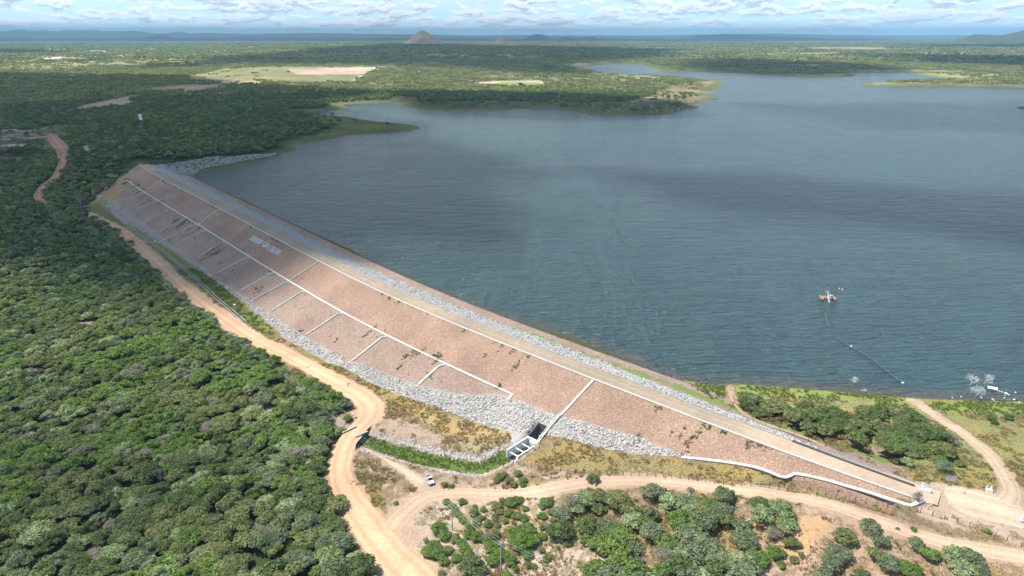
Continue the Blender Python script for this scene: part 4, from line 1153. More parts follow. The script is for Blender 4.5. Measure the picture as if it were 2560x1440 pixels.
# ------------------------------------------------------------------ single bushes and trees on the open ground (photo pixel, half width in pixels, kind)
SH = [(1116, 1258, 10, 1), (1132, 1268, 9, 1), (1138, 1278, 10, 1), (1146, 1290, 10, 1), (1154, 1300, 10, 1), (1162, 1309, 10, 1), (1170, 1317, 10, 1), (1178, 1325, 10, 1),
 (1155, 1258, 11, 1), (1187, 1270, 8, 2), (1208, 1277, 9, 2), (1185, 1286, 14, 2), (1206, 1298, 8, 2), (1191, 1308, 12, 1), (1219, 1316, 12, 1), (1240, 1318, 10, 3), (1239, 1304, 8, 2),
 (1242, 1272, 14, 2), (1255, 1254, 9, 2), (1277, 1262, 16, 1), (1295, 1255, 13, 1), (1250, 1283, 10, 2), (1273, 1288, 13, 1), (1291, 1295, 13, 2), (1307, 1300, 14, 1), (1313, 1275, 9, 1), (1237, 1292, 8, 2), (1264, 1306, 9, 2), (1284, 1310, 8, 2),
 (1367, 1261, 16, 1), (1354, 1269, 11, 1), (1378, 1285, 10, 1), (1356, 1294, 12, 1), (1385, 1302, 11, 2), (1372, 1318, 10, 5), (1392, 1320, 7, 2), (1356, 1322, 9, 1), (1356, 1346, 12, 1), (1381, 1341, 9, 1), (1403, 1344, 6, 2),
 (1419, 1361, 12, 1), (1394, 1372, 7, 3), (1354, 1379, 10, 2), (1365, 1402, 10, 1), (1320, 1416, 11, 2), (1336, 1419, 9, 3),
 (1290, 1340, 21, 1), (1316, 1338, 25, 1), (1298, 1368, 27, 1), (1326, 1360, 22, 1), (1318, 1392, 16, 1),
 (1096, 1330, 20, 1), (1112, 1345, 17, 1), (1138, 1352, 14, 2), (1172, 1342, 15, 1), (1196, 1348, 18, 1), (1219, 1354, 18, 2), (1241, 1340, 14, 2), (1228, 1374, 20, 1), (1252, 1394, 20, 1), (1232, 1406, 18, 1), (1277, 1408, 16, 1), (1288, 1424, 10, 1), (1268, 1440, 10, 1),
 (1087, 1370, 17, 1), (1071, 1386, 18, 1), (1096, 1393, 20, 1), (1120, 1382, 15, 2), (1154, 1364, 15, 1), (1165, 1383, 18, 1), (1109, 1408, 14, 1), (1141, 1400, 14, 1), (1183, 1434, 36, 0), (1105, 1437, 10, 2), (1067, 1356, 7, 2),
 (1251, 1197, 13, 2), (1241, 1204, 10, 2), (1273, 1206, 12, 2), (1284, 1216, 11, 2), (1307, 1206, 12, 2), (1295, 1189, 12, 2), (1307, 1214, 9, 1), (1262, 1190, 9, 2), (1111, 1216, 10, 2), (1128, 1218, 8, 2),
 (1483, 1206, 17, 0),
 (2268, 1162, 17, 4), (2348, 1156, 17, 1), (2358, 1177, 22, 3), (2398, 1164, 12, 1), (2476, 1051, 12, 0), (2520, 1048, 12, 0), (2486, 1060, 9, 0),
 (2177, 1330, 27, 3), (2113, 1355, 28, 2), (2096, 1395, 30, 3), (2076, 1420, 28, 3), (1935, 1342, 24, 5), (1979, 1367, 20, 2), (1938, 1390, 21, 1), (1952, 1416, 12, 1), (2002, 1389, 9, 2), (1985, 1403, 12, 2),
 (2284, 1368, 22, 3), (2321, 1396, 24, 1), (2382, 1402, 32, 4), (2420, 1408, 32, 3), (2400, 1436, 32, 4), (2445, 1432, 22, 3), (2284, 1326, 8, 1), (2244, 1323, 5, 1), (2469, 1331, 8, 1), (2224, 1420, 30, 3), (2190, 1402, 26, 2), (2271, 1434, 26, 1), (2200, 1365, 22, 3), (2060, 1450, 26, 3), (2150, 1455, 26, 0),
 (870, 1050, 12, 2), (890, 1062, 8, 0), (862, 1082, 9, 0), (990, 1260, 7, 2), (1725, 1228, 10, 5), (1560, 1415, 14, 1), (1600, 1405, 12, 3)]
MORE = []
def bush_place(u, v):
    if u < 910: return 'on rough ground left of the culvert'
    if u < 1000: return 'between the broad road and the parked pickup'
    if v < 1222 and u < 1140: return 'on bare ground beside the parked pickup'
    if v < 1225 and u < 1330: return 'among low bushes above the narrow track'
    if abs(u - 1483) < 3: return 'on the upper edge of the narrow track, before the grove'
    if u < 1185 and v < 1330 and abs((v - 1258) - (u - 1116) * 1.06) < 9: return 'in the slanting hedge by the far utility pole'
    if u < 1330 and v < 1322: return 'among bushes just below the narrow track'
    if u < 1345 and u > 1280 and v < 1395: return 'in the big bright clump right of the near pole'
    if u < 1180: return 'in scrub left of the near utility pole'
    if u < 1300: return 'around the foot of the near utility pole'
    if u < 1430: return 'on pale sand left of the big grove'
    if u < 1650: return 'on sand below the big grove'
    if v < 1075: return 'on green grass near the lake track'
    if v < 1190 and u > 2250: return 'on grass between the thicket and the sign board'
    if u < 1800: return 'beside the narrow track above the grove'
    if u < 2020: return 'on red soil between the two bottom groves'
    return 'on bare soil below the track, bottom right'
POOL = []
for (u, v, rp, kd) in SH:
    p = GP(u, v)
    d = p.y * CP - (p.z - H) * SP
    Rm = rp * d / F
    s = Rm / 3.05
    big = 'large ' if Rm > 2.9 else ('small ' if Rm < 1.5 else '')
    nm = 'tree' if Rm > 2.6 else 'bush'
    if Rm < 1.9:                      # a bush: low crown, few stems
        t = tree_thing('bush', p.x, p.y, p.z - .1, kd, s, s * .80, random.uniform(0, 6.28), 'x', 'bush', 'bushes scattered over the open ground')
    else:
        t = tree_thing(nm, p.x, p.y, p.z - .1, kd, s, s * .82, random.uniform(0, 6.28), 'x', nm, 'bushes scattered over the open ground')
    POOL.append((t, '%s%s %s %s' % (big, LOOK[kd], nm, bush_place(u, v)), u))
for i, t in zip(np.where(solo)[0], [o for o in COL.objects if o.get('category') == 'tree' and o.get('group') in GRP.values()]):
    POOL.append((t, t['label'], float(pu[i])))

# ------------------------------------------------------------------ grass and weeds as stuff
def tuft(name, seed, col_a, col_b, n=26, h=.5, w=.5):
    rng = np.random.default_rng(seed); V = []; Fq = []
    for i in range(n):
        a = rng.uniform(0, 6.28); r = w * math.sqrt(rng.uniform(0, 1)); x, y = r * math.cos(a), r * math.sin(a)
        b = rng.uniform(0, 6.28); bw = .05 + .05 * rng.uniform(); ln = h * rng.uniform(.5, 1.1); le_ = .45 * ln
        dx, dy = math.cos(b), math.sin(b); k = len(V)
        V += [(x - dy * bw, y + dx * bw, 0), (x + dy * bw, y - dx * bw, 0), (x + dx * le_ + dy * bw * .4, y + dy * le_ - dx * bw * .4, ln), (x + dx * le_ - dy * bw * .4, y + dy * le_ + dx * bw * .4, ln)]
        Fq.append((k, k + 1, k + 2, k + 3))
    key = name + '_blades'
    m = LEAF.get(key) or LEAF.setdefault(key, leaf_mat(key, col_a, col_b, .3))
    return bpy.data.objects.new(name, fast_mesh(name, np.array(V), np.array(Fq), m, smooth=False))
rng = np.random.default_rng(5)
cg = collection_of('dry_grass_tuft', [tuft('dry_grass_tuft', 60 + i, (.30, .235, .10), (.42, .33, .16)) for i in range(3)] + [tuft('green_tuft', 70 + i, (.14, .19, .05), (.23, .27, .08)) for i in range(3)] + [tuft('brown_tuft', 80 + i, (.26, .20, .12), (.36, .28, .16), 30, .4, .6) for i in range(2)])
X, Y = jitter_grid(-260, 300, 110, 520, .95, rng)
k = in_wedge(X, Y, .08) & (np.hypot(X, Y) < 430); X, Y = X[k], Y[k]
k = sdist(OPEN, X, Y) > 0; X, Y = X[k], Y[k]
l, s = dam_ls(X, Y)
k = ~((l > 0) & (l < LEN - 2) & (s > -32) & (s < 40) & (dam_z(s) > terrain(X, Y) - .1)); X, Y = X[k], Y[k]
so, pl, cv = ground_layers(X, Y)
nz = .45 * fbm(X / 5, Y / 5, 101, 3) + .35 * fbm(X / 1.7, Y / 1.7, 103, 2) + .2 * fbm(X / 20, Y / 20, 105, 2)
k = (nz > np.interp(cv, [.15, .3, .5, .8, 1], [.72, .60, .535, .48, .44])) & (sdist(SHORE, X, Y) < -.8); X, Y, pl, cv = X[k], Y[k], pl[k], cv[k]
green = pl[:, 1] > pl[:, 0] * 1.02
idx = np.where(green, 3 + rng.integers(0, 3, len(X)), np.where(rng.uniform(0, 1, len(X)) < .12, 6 + rng.integers(0, 2, len(X)), rng.integers(0, 3, len(X))))
scatter('grass', np.c_[X, Y, terrain(X, Y) - .02], rng.uniform(0, 6.28, len(X)), rng.uniform(.6, 1.25, len(X)), idx, cg, 'dry and green grass tufts on the open ground below and beside the dam')
print('tufts', len(X))
# weeds between the stones of the dam
X = rng.uniform(0, 640, 60000); S_ = rng.uniform(.6, 36, 60000)
x, y = at_ls(X, S_)
along = fbm(X / 3.0, S_ / 7.0, 111, 3); pat = fbm(x / 26, y / 26, 113, 3)
c = L_down(X, S_, x, y)[2]
k = (.55 * along + .45 * pat > .748 - .36 * c) & (terrain(x, y) < dam_z(S_) - .1)
x, y, S2, l2 = x[k], y[k], S_[k], X[k]
idx = np.where(fbm(x / 12, y / 12, 14, 2) > .57, 3 + rng.integers(0, 3, len(x)), 6 + rng.integers(0, 2, len(x)))
scatter('weeds', np.c_[x, y, dam_z(S2) + .03], rng.uniform(0, 6.28, len(x)), rng.uniform(.45, .9, len(x)), idx, cg, 'brown and green weeds growing between the red stones of the dam')
print('weeds', len(x))

# ------------------------------------------------------------------ loose rock
def rock_mat(name, c0, c1, c2):
    m, N, b = new_mat(name)
    oi = N.new('ShaderNodeObjectInfo'); g = N.new('ShaderNodeNewGeometry')
    c = N.ramp(oi.outputs['Random'], [(0, c0), (.55, c1), (.88, c1), (1, c2)])
    n = N.noise(g.outputs['Position'], 2.2, 4, .6)
    N.put(b, 'Base Color', N.mix(1, c, N.ramp(n, [(.3, .75), (.7, 1.2)]), 'MULTIPLY')); b.inputs['Roughness'].default_value = .95
    return m
M_rock = rock_mat('grey_rock', (.25, .245, .235), (.50, .49, .465), (.52, .42, .34))
M_rock2 = rock_mat('warm_rock', (.38, .33, .29), (.60, .52, .45), (.60, .42, .30))
def rock(name, seed, mat):
    rng = random.Random(seed); bm = bmesh.new(); bmesh.ops.create_icosphere(bm, subdivisions=1, radius=.5)
    sx, sy, sz_ = rng.uniform(.8, 1.3), rng.uniform(.7, 1.1), rng.uniform(.5, .8)
    for v in bm.verts:
        q = 1 + rng.uniform(-.22, .22); v.co = Vector((v.co.x * sx * q, v.co.y * sy * q, v.co.z * sz_ * q))
    me = bpy.data.meshes.new(name); bm.to_mesh(me); bm.free(); me.materials.append(mat); return bpy.data.objects.new(name, me)
cr = collection_of('rock', [rock('rock', i, M_rock) for i in range(5)] + [rock('rock', 20 + i, M_rock2) for i in range(4)])
def rocks(name, x, y, z, smin, smax, warm, label):
    n = len(x)
    s = smin + (smax - smin) * rng.uniform(0, 1, n) ** 2.2
    w = rng.uniform(0, 1, n) < warm
    scatter(name, np.c_[x, y, z], rng.uniform(0, 6.28, n), s, np.where(w, 5 + rng.integers(0, 4, n), rng.integers(0, 5, n)), cr, label, tilt=rng.uniform(-.5, .5, (n, 2)))
    print(name, n)
TOP = np.array([(20, 38.5), (79, 35.6), (273, 36.2), (354, 35.2), (394, 34), (431, 33.8), (468, 32.8), (506, 28), (525, 24.5), (540, 18.5), (562, 16.8), (580, 14.2), (594, 12.5), (612, 12.4)], float)
BOT = np.array([(20, 43), (36, 41), (218, 38.3), (361, 37.2), (424, 38.6), (479, 36), (512, 33.5), (538, 31), (558, 26.5), (573, 22.6), (591, 19.2), (606, 14.2), (612, 13)], float)
l = rng.uniform(14, 612, 54000); s = rng.uniform(11, 43, 54000)
t = np.interp(l, *TOP.T) + (fbm(l / 7, l * 0, 121, 2) - .5) * 3.0; b_ = np.interp(l, *BOT.T)
k = (s > t) & (s < b_); l, s = l[k], s[k]; x, y = at_ls(l, s)
tz = terrain(x, y); z = np.maximum(dam_z(s), tz)
k = tz < dam_z(s) + .9; x, y, z, l, s = x[k], y[k], z[k], l[k], s[k]
wm = .30
wm = np.interp(l, [0, 380, 500, 612], [.62, .55, .3, .3])
rocks('rock_toe', x, y, z + .12, .45, 1.2, wm, 'band of loose pale rock along the foot of the dam')
l = rng.uniform(14, 642, 36000); s = -rng.uniform(7.6, 24, 36000)
low = np.interp(l, [0, 400, 520, 570, 600, 625, 642], [20.5, 22.3, 22.3, 20, 17, 13, 9]) + (fbm(l / 5, l * 0 + 3, 131, 2) - .5) * 2.4
k = -s < low; l, s = l[k], s[k]; x, y = at_ls(l, s)
rocks('riprap', x, y, np.maximum(dam_z(s), terrain(x, y)) + .12, .40, .95, .06, 'band of light grey riprap between the crest road and the water')
SPUR = G((380, 411), (430, 408), (480, 400), (560, 391), (600, 389), (690, 382), (690, 389), (600, 404), (560, 413), (500, 424), (485, 440), (460, 436))
x = rng.uniform(SPUR[:, 0].min(), SPUR[:, 0].max(), 9000); y = rng.uniform(SPUR[:, 1].min(), SPUR[:, 1].max(), 9000)
k = (sdist(SPUR, x, y) > 0) & (sdist(SHORE, x, y) < -1); x, y = x[k], y[k]
ll, ss = dam_ls(x, y)
zz = np.maximum(terrain(x, y), np.where((ll > 0) & (ss > -30) & (ss < 0), dam_z(ss), -99))
rocks('riprap', x, y, zz + .15, .6, 1.4, .12, 'grey rock spur at the far end of the dam beside the lake')
# stream banks
sx = []; 
SP_ = np.array(STREAM); dseg = np.r_[0, np.cumsum(np.hypot(*np.diff(SP_, axis=0).T))]
q = rng.uniform(2, dseg[-1] - 14, 2600); px_ = np.interp(q, dseg, SP_[:, 0]); py_ = np.interp(q, dseg, SP_[:, 1])
th = np.gradient(SP_, axis=0); tx = np.interp(q, dseg, th[:, 0]); ty = np.interp(q, dseg, th[:, 1]); tn = np.hypot(tx, ty)
off = np.where(rng.uniform(0, 1, len(q)) < .62, 1, -1) * (4.6 + rng.normal(0, .75, len(q)))
x = px_ + ty / tn * off; y = py_ - tx / tn * off
rocks('bank_stones', x, y, terrain(x, y) + .08, .25, .75, .65, 'loose stones lining both banks of the green stream bed')
# few boulders on far shore
x, y = (lambda g: (g[:, 0], g[:, 1]))(ground_pt(rng.uniform(1500, 1740, 260), rng.uniform(238, 280, 260)))
k = sdist(SHORE, x, y) < -2; rocks('shore_boulders', x[k], y[k], terrain(x[k], y[k]) + .3, 1.0, 3.4, .6, 'pale boulders strewn over the far peninsula')

# ------------------------------------------------------------------ concrete gutters, kerbs and drains on the dam
def path3(pts, w, h, name, mat, parent=None, dz=0.0, curb=.14):
    """open channel: floor strip between two low kerbs, following 3-D points"""
    P = [Vector(p) for p in pts]; n = len(P)
    prof = [(-w / 2, 0), (-w / 2, h), (-w / 2 + curb, h), (-w / 2 + curb, h * .35), (w / 2 - curb, h * .35), (w / 2 - curb, h), (w / 2, h), (w / 2, 0)]
    V = []; Fc = []
    for i, p in enumerate(P):
        d = (P[min(i + 1, n - 1)] - P[max(i - 1, 0)]); d.z = 0; d.normalize(); r = Vector((d.y, -d.x, 0))
        for a, b in prof: V.append(p + r * a + Vector((0, 0, b + dz)))
    m = len(prof)
    for i in range(n - 1):
        for k in range(m - 1): Fc.append((i * m + k, i * m + k + 1, (i + 1) * m + k + 1, (i + 1) * m + k))
    Fc.append(tuple(range(m))); Fc.append(tuple(range((n - 1) * m, n * m))[::-1])
    return mesh_obj(name, V, Fc, mat, parent)
def surf(x, y):
    l, s = dam_ls(x, y); t = terrain(x, y)
    return np.where((l > -1) & (l < LEN + 3) & (s > -34) & (s < 46), np.maximum(dam_z(s), t), t)
def ls_path(l0, s0, l1, s1, n):
    l = np.linspace(l0, l1, n); s = np.linspace(s0, s1, n); x, y = at_ls(l, s); return np.c_[x, y, dam_z(s)]
def px_path(px, step=1.5, it=16):
    a = np.array(px, float); out = []
    u, v = a[:, 0], a[:, 1]; z = np.zeros(len(u))
    for _ in range(60):
        p = un(u, v, z); z = .6 * z + .4 * surf(p[:, 0], p[:, 1])
    p = un(u, v, z); c, _ = resample(np.c_[p, z][:, :2], np.ones(len(p)), step)
    return np.c_[c, surf(c[:, 0], c[:, 1])]
M_gut = plain('stained_white_concrete', (.72, .71, .67), .9, .22, .55)
def gut(pts, w, h, label, name='gutter', cat='gutter', group=None, mat=None, dz=.08):
    pts = np.array(pts); c = pts.mean(0)
    o = path3(pts - c, w, h, name, mat or M_gut, None, dz); o.location = c
    return props(o, label, cat, group)
gut(ls_path(1, .25, LEN + 1, .25, 360), .40, .26, 'long white kerb along the forest side of the crest road', 'kerb', 'kerb')
gut(ls_path(14, -7.0, 634, -7.0, 330), .30, .20, 'thin pale kerb along the lake side of the crest road', 'kerb', 'kerb', mat=M_conc)
gut(ls_path(634, -6.6, LEN - 3, -5.2, 24), .5, .32, 'dark kerb on the lake side at the near end of the dam', 'kerb', 'kerb', mat=M_darkc)
bl = dam_hit(1280, 985)[0]
gut(ls_path(dam_hit(317, 450)[0], 16.5, bl, 16.5, 300), .82, .36, 'long white berm gutter running halfway down the dam face')
gut(ls_path(bl + .4, 16.0, bl + .6, 19.2, 6), .8, .25, 'short white return at the near end of the berm gutter')
UP = [((407, 448), (357, 482), 'first'), ((549, 521), (497, 561), 'second'), ((798, 653), (724, 702), 'third')]
for (a, b, w_) in UP:
    ha, hb = dam_hit(*a), dam_hit(*b)
    gut(ls_path(ha[0], .6, hb[0], 15.9, 16), .75, .36, '%s white chute from the far end, between crest kerb and berm gutter' % w_, 'chute', 'drain chute', 'concrete chutes down the dam face')
LOWC = [((333, 464), (272, 489)), ((358, 481), (277, 516)), ((364, 484), (300, 510)), ((392, 502), (332, 529)), ((425, 524), (366, 553)), ((463, 547), (398, 581)), ((487, 562), (397, 606)), ((511, 577), (442, 611)), ((562, 604), (494, 643)),
        ((620, 643), (541, 684)), ((685, 681), (603, 727)), ((718, 704), (612, 763)), ((756, 730), (678, 779)), ((848, 785), (765, 838)), ((965, 838), (880, 903)), ((1112, 906), (1047, 961))]
ORD = ['first', 'second', 'third', 'fourth', 'fifth', 'sixth', 'seventh', 'eighth', 'ninth', 'tenth', 'eleventh', 'twelfth', 'thirteenth', 'fourteenth', 'fifteenth', 'sixteenth', 'seventeenth', 'eighteenth', 'nineteenth', 'twentieth']
for i, (a, b) in enumerate(LOWC):
    ha, hb = dam_hit(*a), dam_hit(*b)
    p = np.r_[ls_path(ha[0] + 1.2, 17.3, ha[0] - .6, 18.2, 3)[:2], ls_path(ha[0] - .6, 18.6, hb[0], hb[1], 16)]
    gut(p, .92, .38, '%s narrow white chute from the far end, below the berm gutter' % ORD[i], 'chute', 'drain chute', 'concrete chutes down the dam face')
h0, h1 = dam_hit(1485, 948), dam_hit(1400, 1040)
big = ls_path(h0[0], .6, h1[0], h1[1], 18)
gut(big, .8, .28, 'wide white chute from the crest kerb down to the outlet', 'chute', 'drain chute', 'concrete chutes down the dam face')
gut(px_path([(1400, 1040), (1385, 1056), (1370, 1074), (1356, 1092), (1346, 1106)], 1.0), 1.0, .6, 'white stepped gutter crossing the rock band beside the outlet pit', dz=.25)
gut(px_path([(1703, 1144), (1760, 1150), (1860, 1164), (1920, 1180), (1958, 1195), (1974, 1191), (1990, 1186), (2050, 1198), (2100, 1212), (2200, 1242), (2268, 1264), (2284, 1262), (2312, 1250)]), 1.05, .32, 'broad white gutter zigzagging along the near toe of the dam', dz=.08)
gut(px_path([(345, 414), (336, 424), (332, 432), (315, 449), (300, 462), (285, 478), (262, 486), (246, 495), (243, 499)], 2.0), .7, .2, 'pale gutter down the wooded edge at the far end of the dam', mat=M_conc, dz=.05)
# channel at the foot of the slope
cp = px_path([(248, 508), (262, 517), (330, 572), (395, 620), (460, 672), (540, 745), (612, 806)], 2.0); cc_ = cp.mean(0)
ch = empty('drainage_channel', tuple(cc_), 'long straight concrete ditch in the grass between dirt road and dam', 'channel')
def rib(pts, off, w, h, name, mat, parent, z0=0.0):
    P = [Vector(p) for p in pts]; V = []; Fc = []
    for i, p in enumerate(P):
        d = (P[min(i + 1, len(P) - 1)] - P[max(i - 1, 0)]); d.z = 0; d.normalize(); r = Vector((d.y, -d.x, 0))
        for a, b in ((-w / 2, z0), (w / 2, z0), (w / 2, z0 + h), (-w / 2, z0 + h)): V.append(p + r * (off + a) + Vector((0, 0, b)))
    for i in range(len(P) - 1):
        for k in range(4): Fc.append((i * 4 + k, i * 4 + (k + 1) % 4, i * 4 + 4 + (k + 1) % 4, i * 4 + 4 + k))
    Fc += [(3, 2, 1, 0), tuple(len(P) * 4 - 4 + k for k in range(4))]
    return mesh_obj(name, V, Fc, mat, parent)
rib(cp - cc_, 0, 1.0, .10, 'channel_floor', M_darkc, ch)
rib(cp - cc_, -.72, .30, .40, 'side_wall', M_conc, ch); rib(cp - cc_, .72, .30, .40, 'side_wall', M_conc, ch)
for (u, v, w_) in ((270, 516, 'far'), (387, 606, 'middle'), (587, 766, 'near')):
    p = GP(u, v); mb = MB(); mb.box((0, 0, .45), (.9, .9, .9)); mb.box((0, 0, .98), (1.15, 1.15, .16))
    o = mb.build('marker_block', M_white); o.location = p; props(o, '%s one of three white blocks on the grass at the dam foot' % w_, 'marker', 'white blocks at the dam foot')

# ------------------------------------------------------------------ letters of white stones on the slope
GL = {'S': ['1100', '0011', '0010', 0], }
SEG = {  # strokes in a 4 x 6 cell, x right, y up
 'S': [(0, 0, 4, 0), (4, 0, 4, 3), (4, 3, 0, 3), (0, 3, 0, 6), (0, 6, 4, 6)], 'O': [(0, 0, 4, 0), (4, 0, 4, 6), (4, 6, 0, 6), (0, 6, 0, 0)],
 'H': [(0, 0, 0, 6), (4, 0, 4, 6), (0, 3, 4, 3)], 'I': [(2, 0, 2, 6)], 'D': [(0, 0, 0, 6), (0, 6, 3, 6), (3, 6, 4, 5), (4, 5, 4, 1), (4, 1, 3, 0), (3, 0, 0, 0)],
 'R': [(0, 0, 0, 6), (0, 6, 4, 6), (4, 6, 4, 3), (4, 3, 0, 3), (2, 3, 4, 0)], 'A': [(0, 0, 0, 6), (0, 6, 4, 6), (4, 6, 4, 0), (0, 3, 4, 3)], '-': [(1.2, 3, 2.8, 3)],
 'C': [(4, 0, 0, 0), (0, 0, 0, 6), (0, 6, 4, 6)], 'G': [(4, 6, 0, 6), (0, 6, 0, 0), (0, 0, 4, 0), (4, 0, 4, 3), (4, 3, 2, 3)], 'E': [(4, 0, 0, 0), (0, 0, 0, 6), (0, 6, 4, 6), (0, 3, 3, 3)]}
txt = 'SOHIDRA-SRH-COGERH'
la_, lb_ = dam_hit(624, 597)[0], dam_hit(697, 636)[0]
adv = {'I': .55, '-': .75}; tot = sum(adv.get(c, 1) for c in txt); pitch = (lb_ - la_) / tot
mx_, my_ = at_ls((la_ + lb_) / 2, 6.5)
tx_root = empty('lettering', (float(mx_), float(my_), float(dam_z(6.5))), 'row of large white block letters laid on the upper red slope', 'lettering')
cur = la_
for c in txt:
    a = adv.get(c, 1.0) * pitch; wcell = pitch * .66 / 4; mb = MB()
    x0 = cur + (a - (pitch * .66 if c not in adv else pitch * .66)) / 2
    for (ax, ay, bx, by) in SEG[c]:
        pts = []
        for (gx, gy) in ((ax, ay), (bx, by)):
            s_ = 8.2 - gy * 3.2 / 6; x, y = at_ls(x0 + gx * wcell, s_); pts.append(Vector((float(x), float(y), float(dam_z(s_)) + .28)) - tx_root.location)
        dvec = (pts[1] - pts[0]).normalized() * .14
        mb.bar(pts[0] - dvec, pts[1] + dvec, .34, .2, (0, 0, 1))
    mb.build('letter', M_white, tx_root); cur += a
# ------------------------------------------------------------------ outlet works
og = GP(1332, 1112)
ol, os_ = dam_ls(og.x, og.y)
_, _, tx0, ty0 = axis_at(float(ol))
AV = Vector((float(ty0), -float(tx0), 0))        # downstream
BV = Vector((-float(tx0), -float(ty0), 0)) * 1.0  # towards the far end of the dam
OZ = -8.2
head = Vector((*GP(1332, 1100).xy, OZ))
def L3(a, b, z): return AV * a + BV * b + Vector((0, 0, z))
outw = empty('outlet_structure', tuple(head), 'white concrete outlet basin with dark intake pit at the rock toe', 'outlet')
def wall(a0, b0, a1, b1, z0, z1a, z1b, t, name, mat):
    mb = MB(); d = (L3(a1, b1, 0) - L3(a0, b0, 0)).normalized(); n = Vector((d.y, -d.x, 0)) * t / 2
    p, q = L3(a0, b0, 0), L3(a1, b1, 0)
    def P(v, z): return Vector((v.x, v.y, z))
    mb.hexa([P(p - n, z0), P(p + n, z0), P(q + n, z0), P(q - n, z0)], [P(p - n, z1a), P(p + n, z1a), P(q + n, z1b), P(q - n, z1b)])
    return mb.build(name, mat, outw)
# pit: 5.6 m up the slope, 4.6 m wide
wall(0, -2.5, 0, 2.5, -4, .9, .9, .5, 'head_wall', M_white)
wall(-5.6, -2.3, -.25, -2.3, -4, 3.4, 1.0, .45, 'pit_wall', M_darkc)  # wall colour darkened to stand in for shade inside the pit
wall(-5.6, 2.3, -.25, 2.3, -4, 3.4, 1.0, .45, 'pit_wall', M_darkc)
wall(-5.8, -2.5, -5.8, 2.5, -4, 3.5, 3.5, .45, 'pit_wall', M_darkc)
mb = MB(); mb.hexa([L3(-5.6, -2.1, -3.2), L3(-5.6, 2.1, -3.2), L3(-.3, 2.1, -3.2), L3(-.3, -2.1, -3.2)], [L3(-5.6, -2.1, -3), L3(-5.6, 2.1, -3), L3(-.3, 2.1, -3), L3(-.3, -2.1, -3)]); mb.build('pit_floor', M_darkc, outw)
wall(-5.6, -2.62, -.2, -2.62, 2.9, 3.55, 1.15, .34, 'coping', M_white)
# apron slab over the gate
mb = MB(); mb.box(tuple(L3(1.0, -1.2, .62)), (1.6, 2.4, .25), math.atan2(AV.y, AV.x)); mb.build('gate_slab', M_white, outw)
# channel
wall(.3, 2.2, 10.4, 2.2, -3, .7, .7, .42, 'channel_wall', M_white)
wall(.3, -2.2, 10.0, -2.2, -3, .1, .1, .42, 'channel_wall', M_white)
wall(10.0, -2.2, 13.2, -3.2, -3, .1, -1.4, .40, 'wing_wall', M_white)
for a in (3.4, 6.6, 9.6): wall(a, -2.0, a, 2.0, -.45, -.05, -.05, .35, 'cross_beam', M_white)
mb = MB(); mb.hexa([L3(.3, -2, -2.9), L3(.3, 2, -2.9), L3(10.4, 2, -2.9), L3(10.4, -2, -2.9)], [L3(.3, -2, -2.5), L3(.3, 2, -2.5), L3(10.4, 2, -2.5), L3(10.4, -2, -2.5)]); mb.build('channel_floor', M_darkc, outw)
for (a, b, z) in ((1.0, 2.5, .7), (5.0, 2.3, .7), (7.6, 2.3, .7), (10.3, 2.3, .7), (6.8, -2.3, .1), (9.8, -2.3, .1)):
    mb = MB(); mb.bar(L3(a, b, z - .1), L3(a, b, z + 1.7), .14); mb.build('post', M_white, outw)
# carve the ground under the pit and the channel
gm = bpy.data.objects['ground'].data
co = np.empty(len(gm.vertices) * 3, np.float32); gm.vertices.foreach_get('co', co); co = co.reshape(-1, 3)
rx = co[:, 0] - head.x; ry = co[:, 1] - head.y
ca = rx * AV.x + ry * AV.y; cb = rx * BV.x + ry * BV.y
k = (ca > -5.9) & (ca < 10.6) & (np.abs(cb) < 2.35); co[k, 2] = np.minimum(co[k, 2], OZ - 3.3)
k = (ca >= 10.6) & (ca < 16) & (np.abs(cb) < 3); co[k, 2] = np.minimum(co[k, 2], OZ - 2.2)
gm.vertices.foreach_set('co', co.ravel()); gm.update()
for nm in ('downstream_slope',):
    dm_ = bpy.data.objects[nm].data
    co = np.empty(len(dm_.vertices) * 3, np.float32); dm_.vertices.foreach_get('co', co); co = co.reshape(-1, 3)
    rx = co[:, 0] - head.x; ry = co[:, 1] - head.y
    ca = rx * AV.x + ry * AV.y; cb = rx * BV.x + ry * BV.y
    k = (ca > -5.7) & (ca < 14) & (np.abs(cb) < 2.35); co[k, 2] = np.minimum(co[k, 2], OZ - 3.4)
    dm_.vertices.foreach_set('co', co.ravel()); dm_.update()
for ob in list(COL.objects):
    if ob.name.startswith(('rock_toe', 'bank_stones', 'grass')):
        me_ = ob.data; co = np.empty(len(me_.vertices) * 3, np.float32); me_.vertices.foreach_get('co', co); co = co.reshape(-1, 3)
        rx = co[:, 0] - head.x; ry = co[:, 1] - head.y; ca = rx * AV.x + ry * AV.y; cb = rx * BV.x + ry * BV.y
        k = (ca > -6.3) & (ca < 11) & (np.abs(cb) < 2.9); co[k, 2] = OZ - 6
        me_.vertices.foreach_set('co', co.ravel()); me_.update()

# ------------------------------------------------------------------ culvert head walls at the road
for (a, b, lab, hgt) in (((891, 1108), (921, 1091), 'stone culvert parapet right of the broad road, above the stream', 2.2), ((858, 1099), (892, 1079), 'low concrete culvert parapet on the left edge of the broad road', 1.2)):
    A, B = GP(*a), GP(*b); A.z = B.z = -11.5
    c = (A + B) / 2; t = empty('culvert_parapet', tuple(c), lab, 'parapet')
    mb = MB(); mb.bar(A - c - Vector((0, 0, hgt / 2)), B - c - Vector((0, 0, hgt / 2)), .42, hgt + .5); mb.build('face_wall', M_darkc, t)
    mb = MB(); mb.bar(A - c + Vector((0, 0, .32)), B - c + Vector((0, 0, .32)), .55, .16); mb.build('coping', M_conc, t)

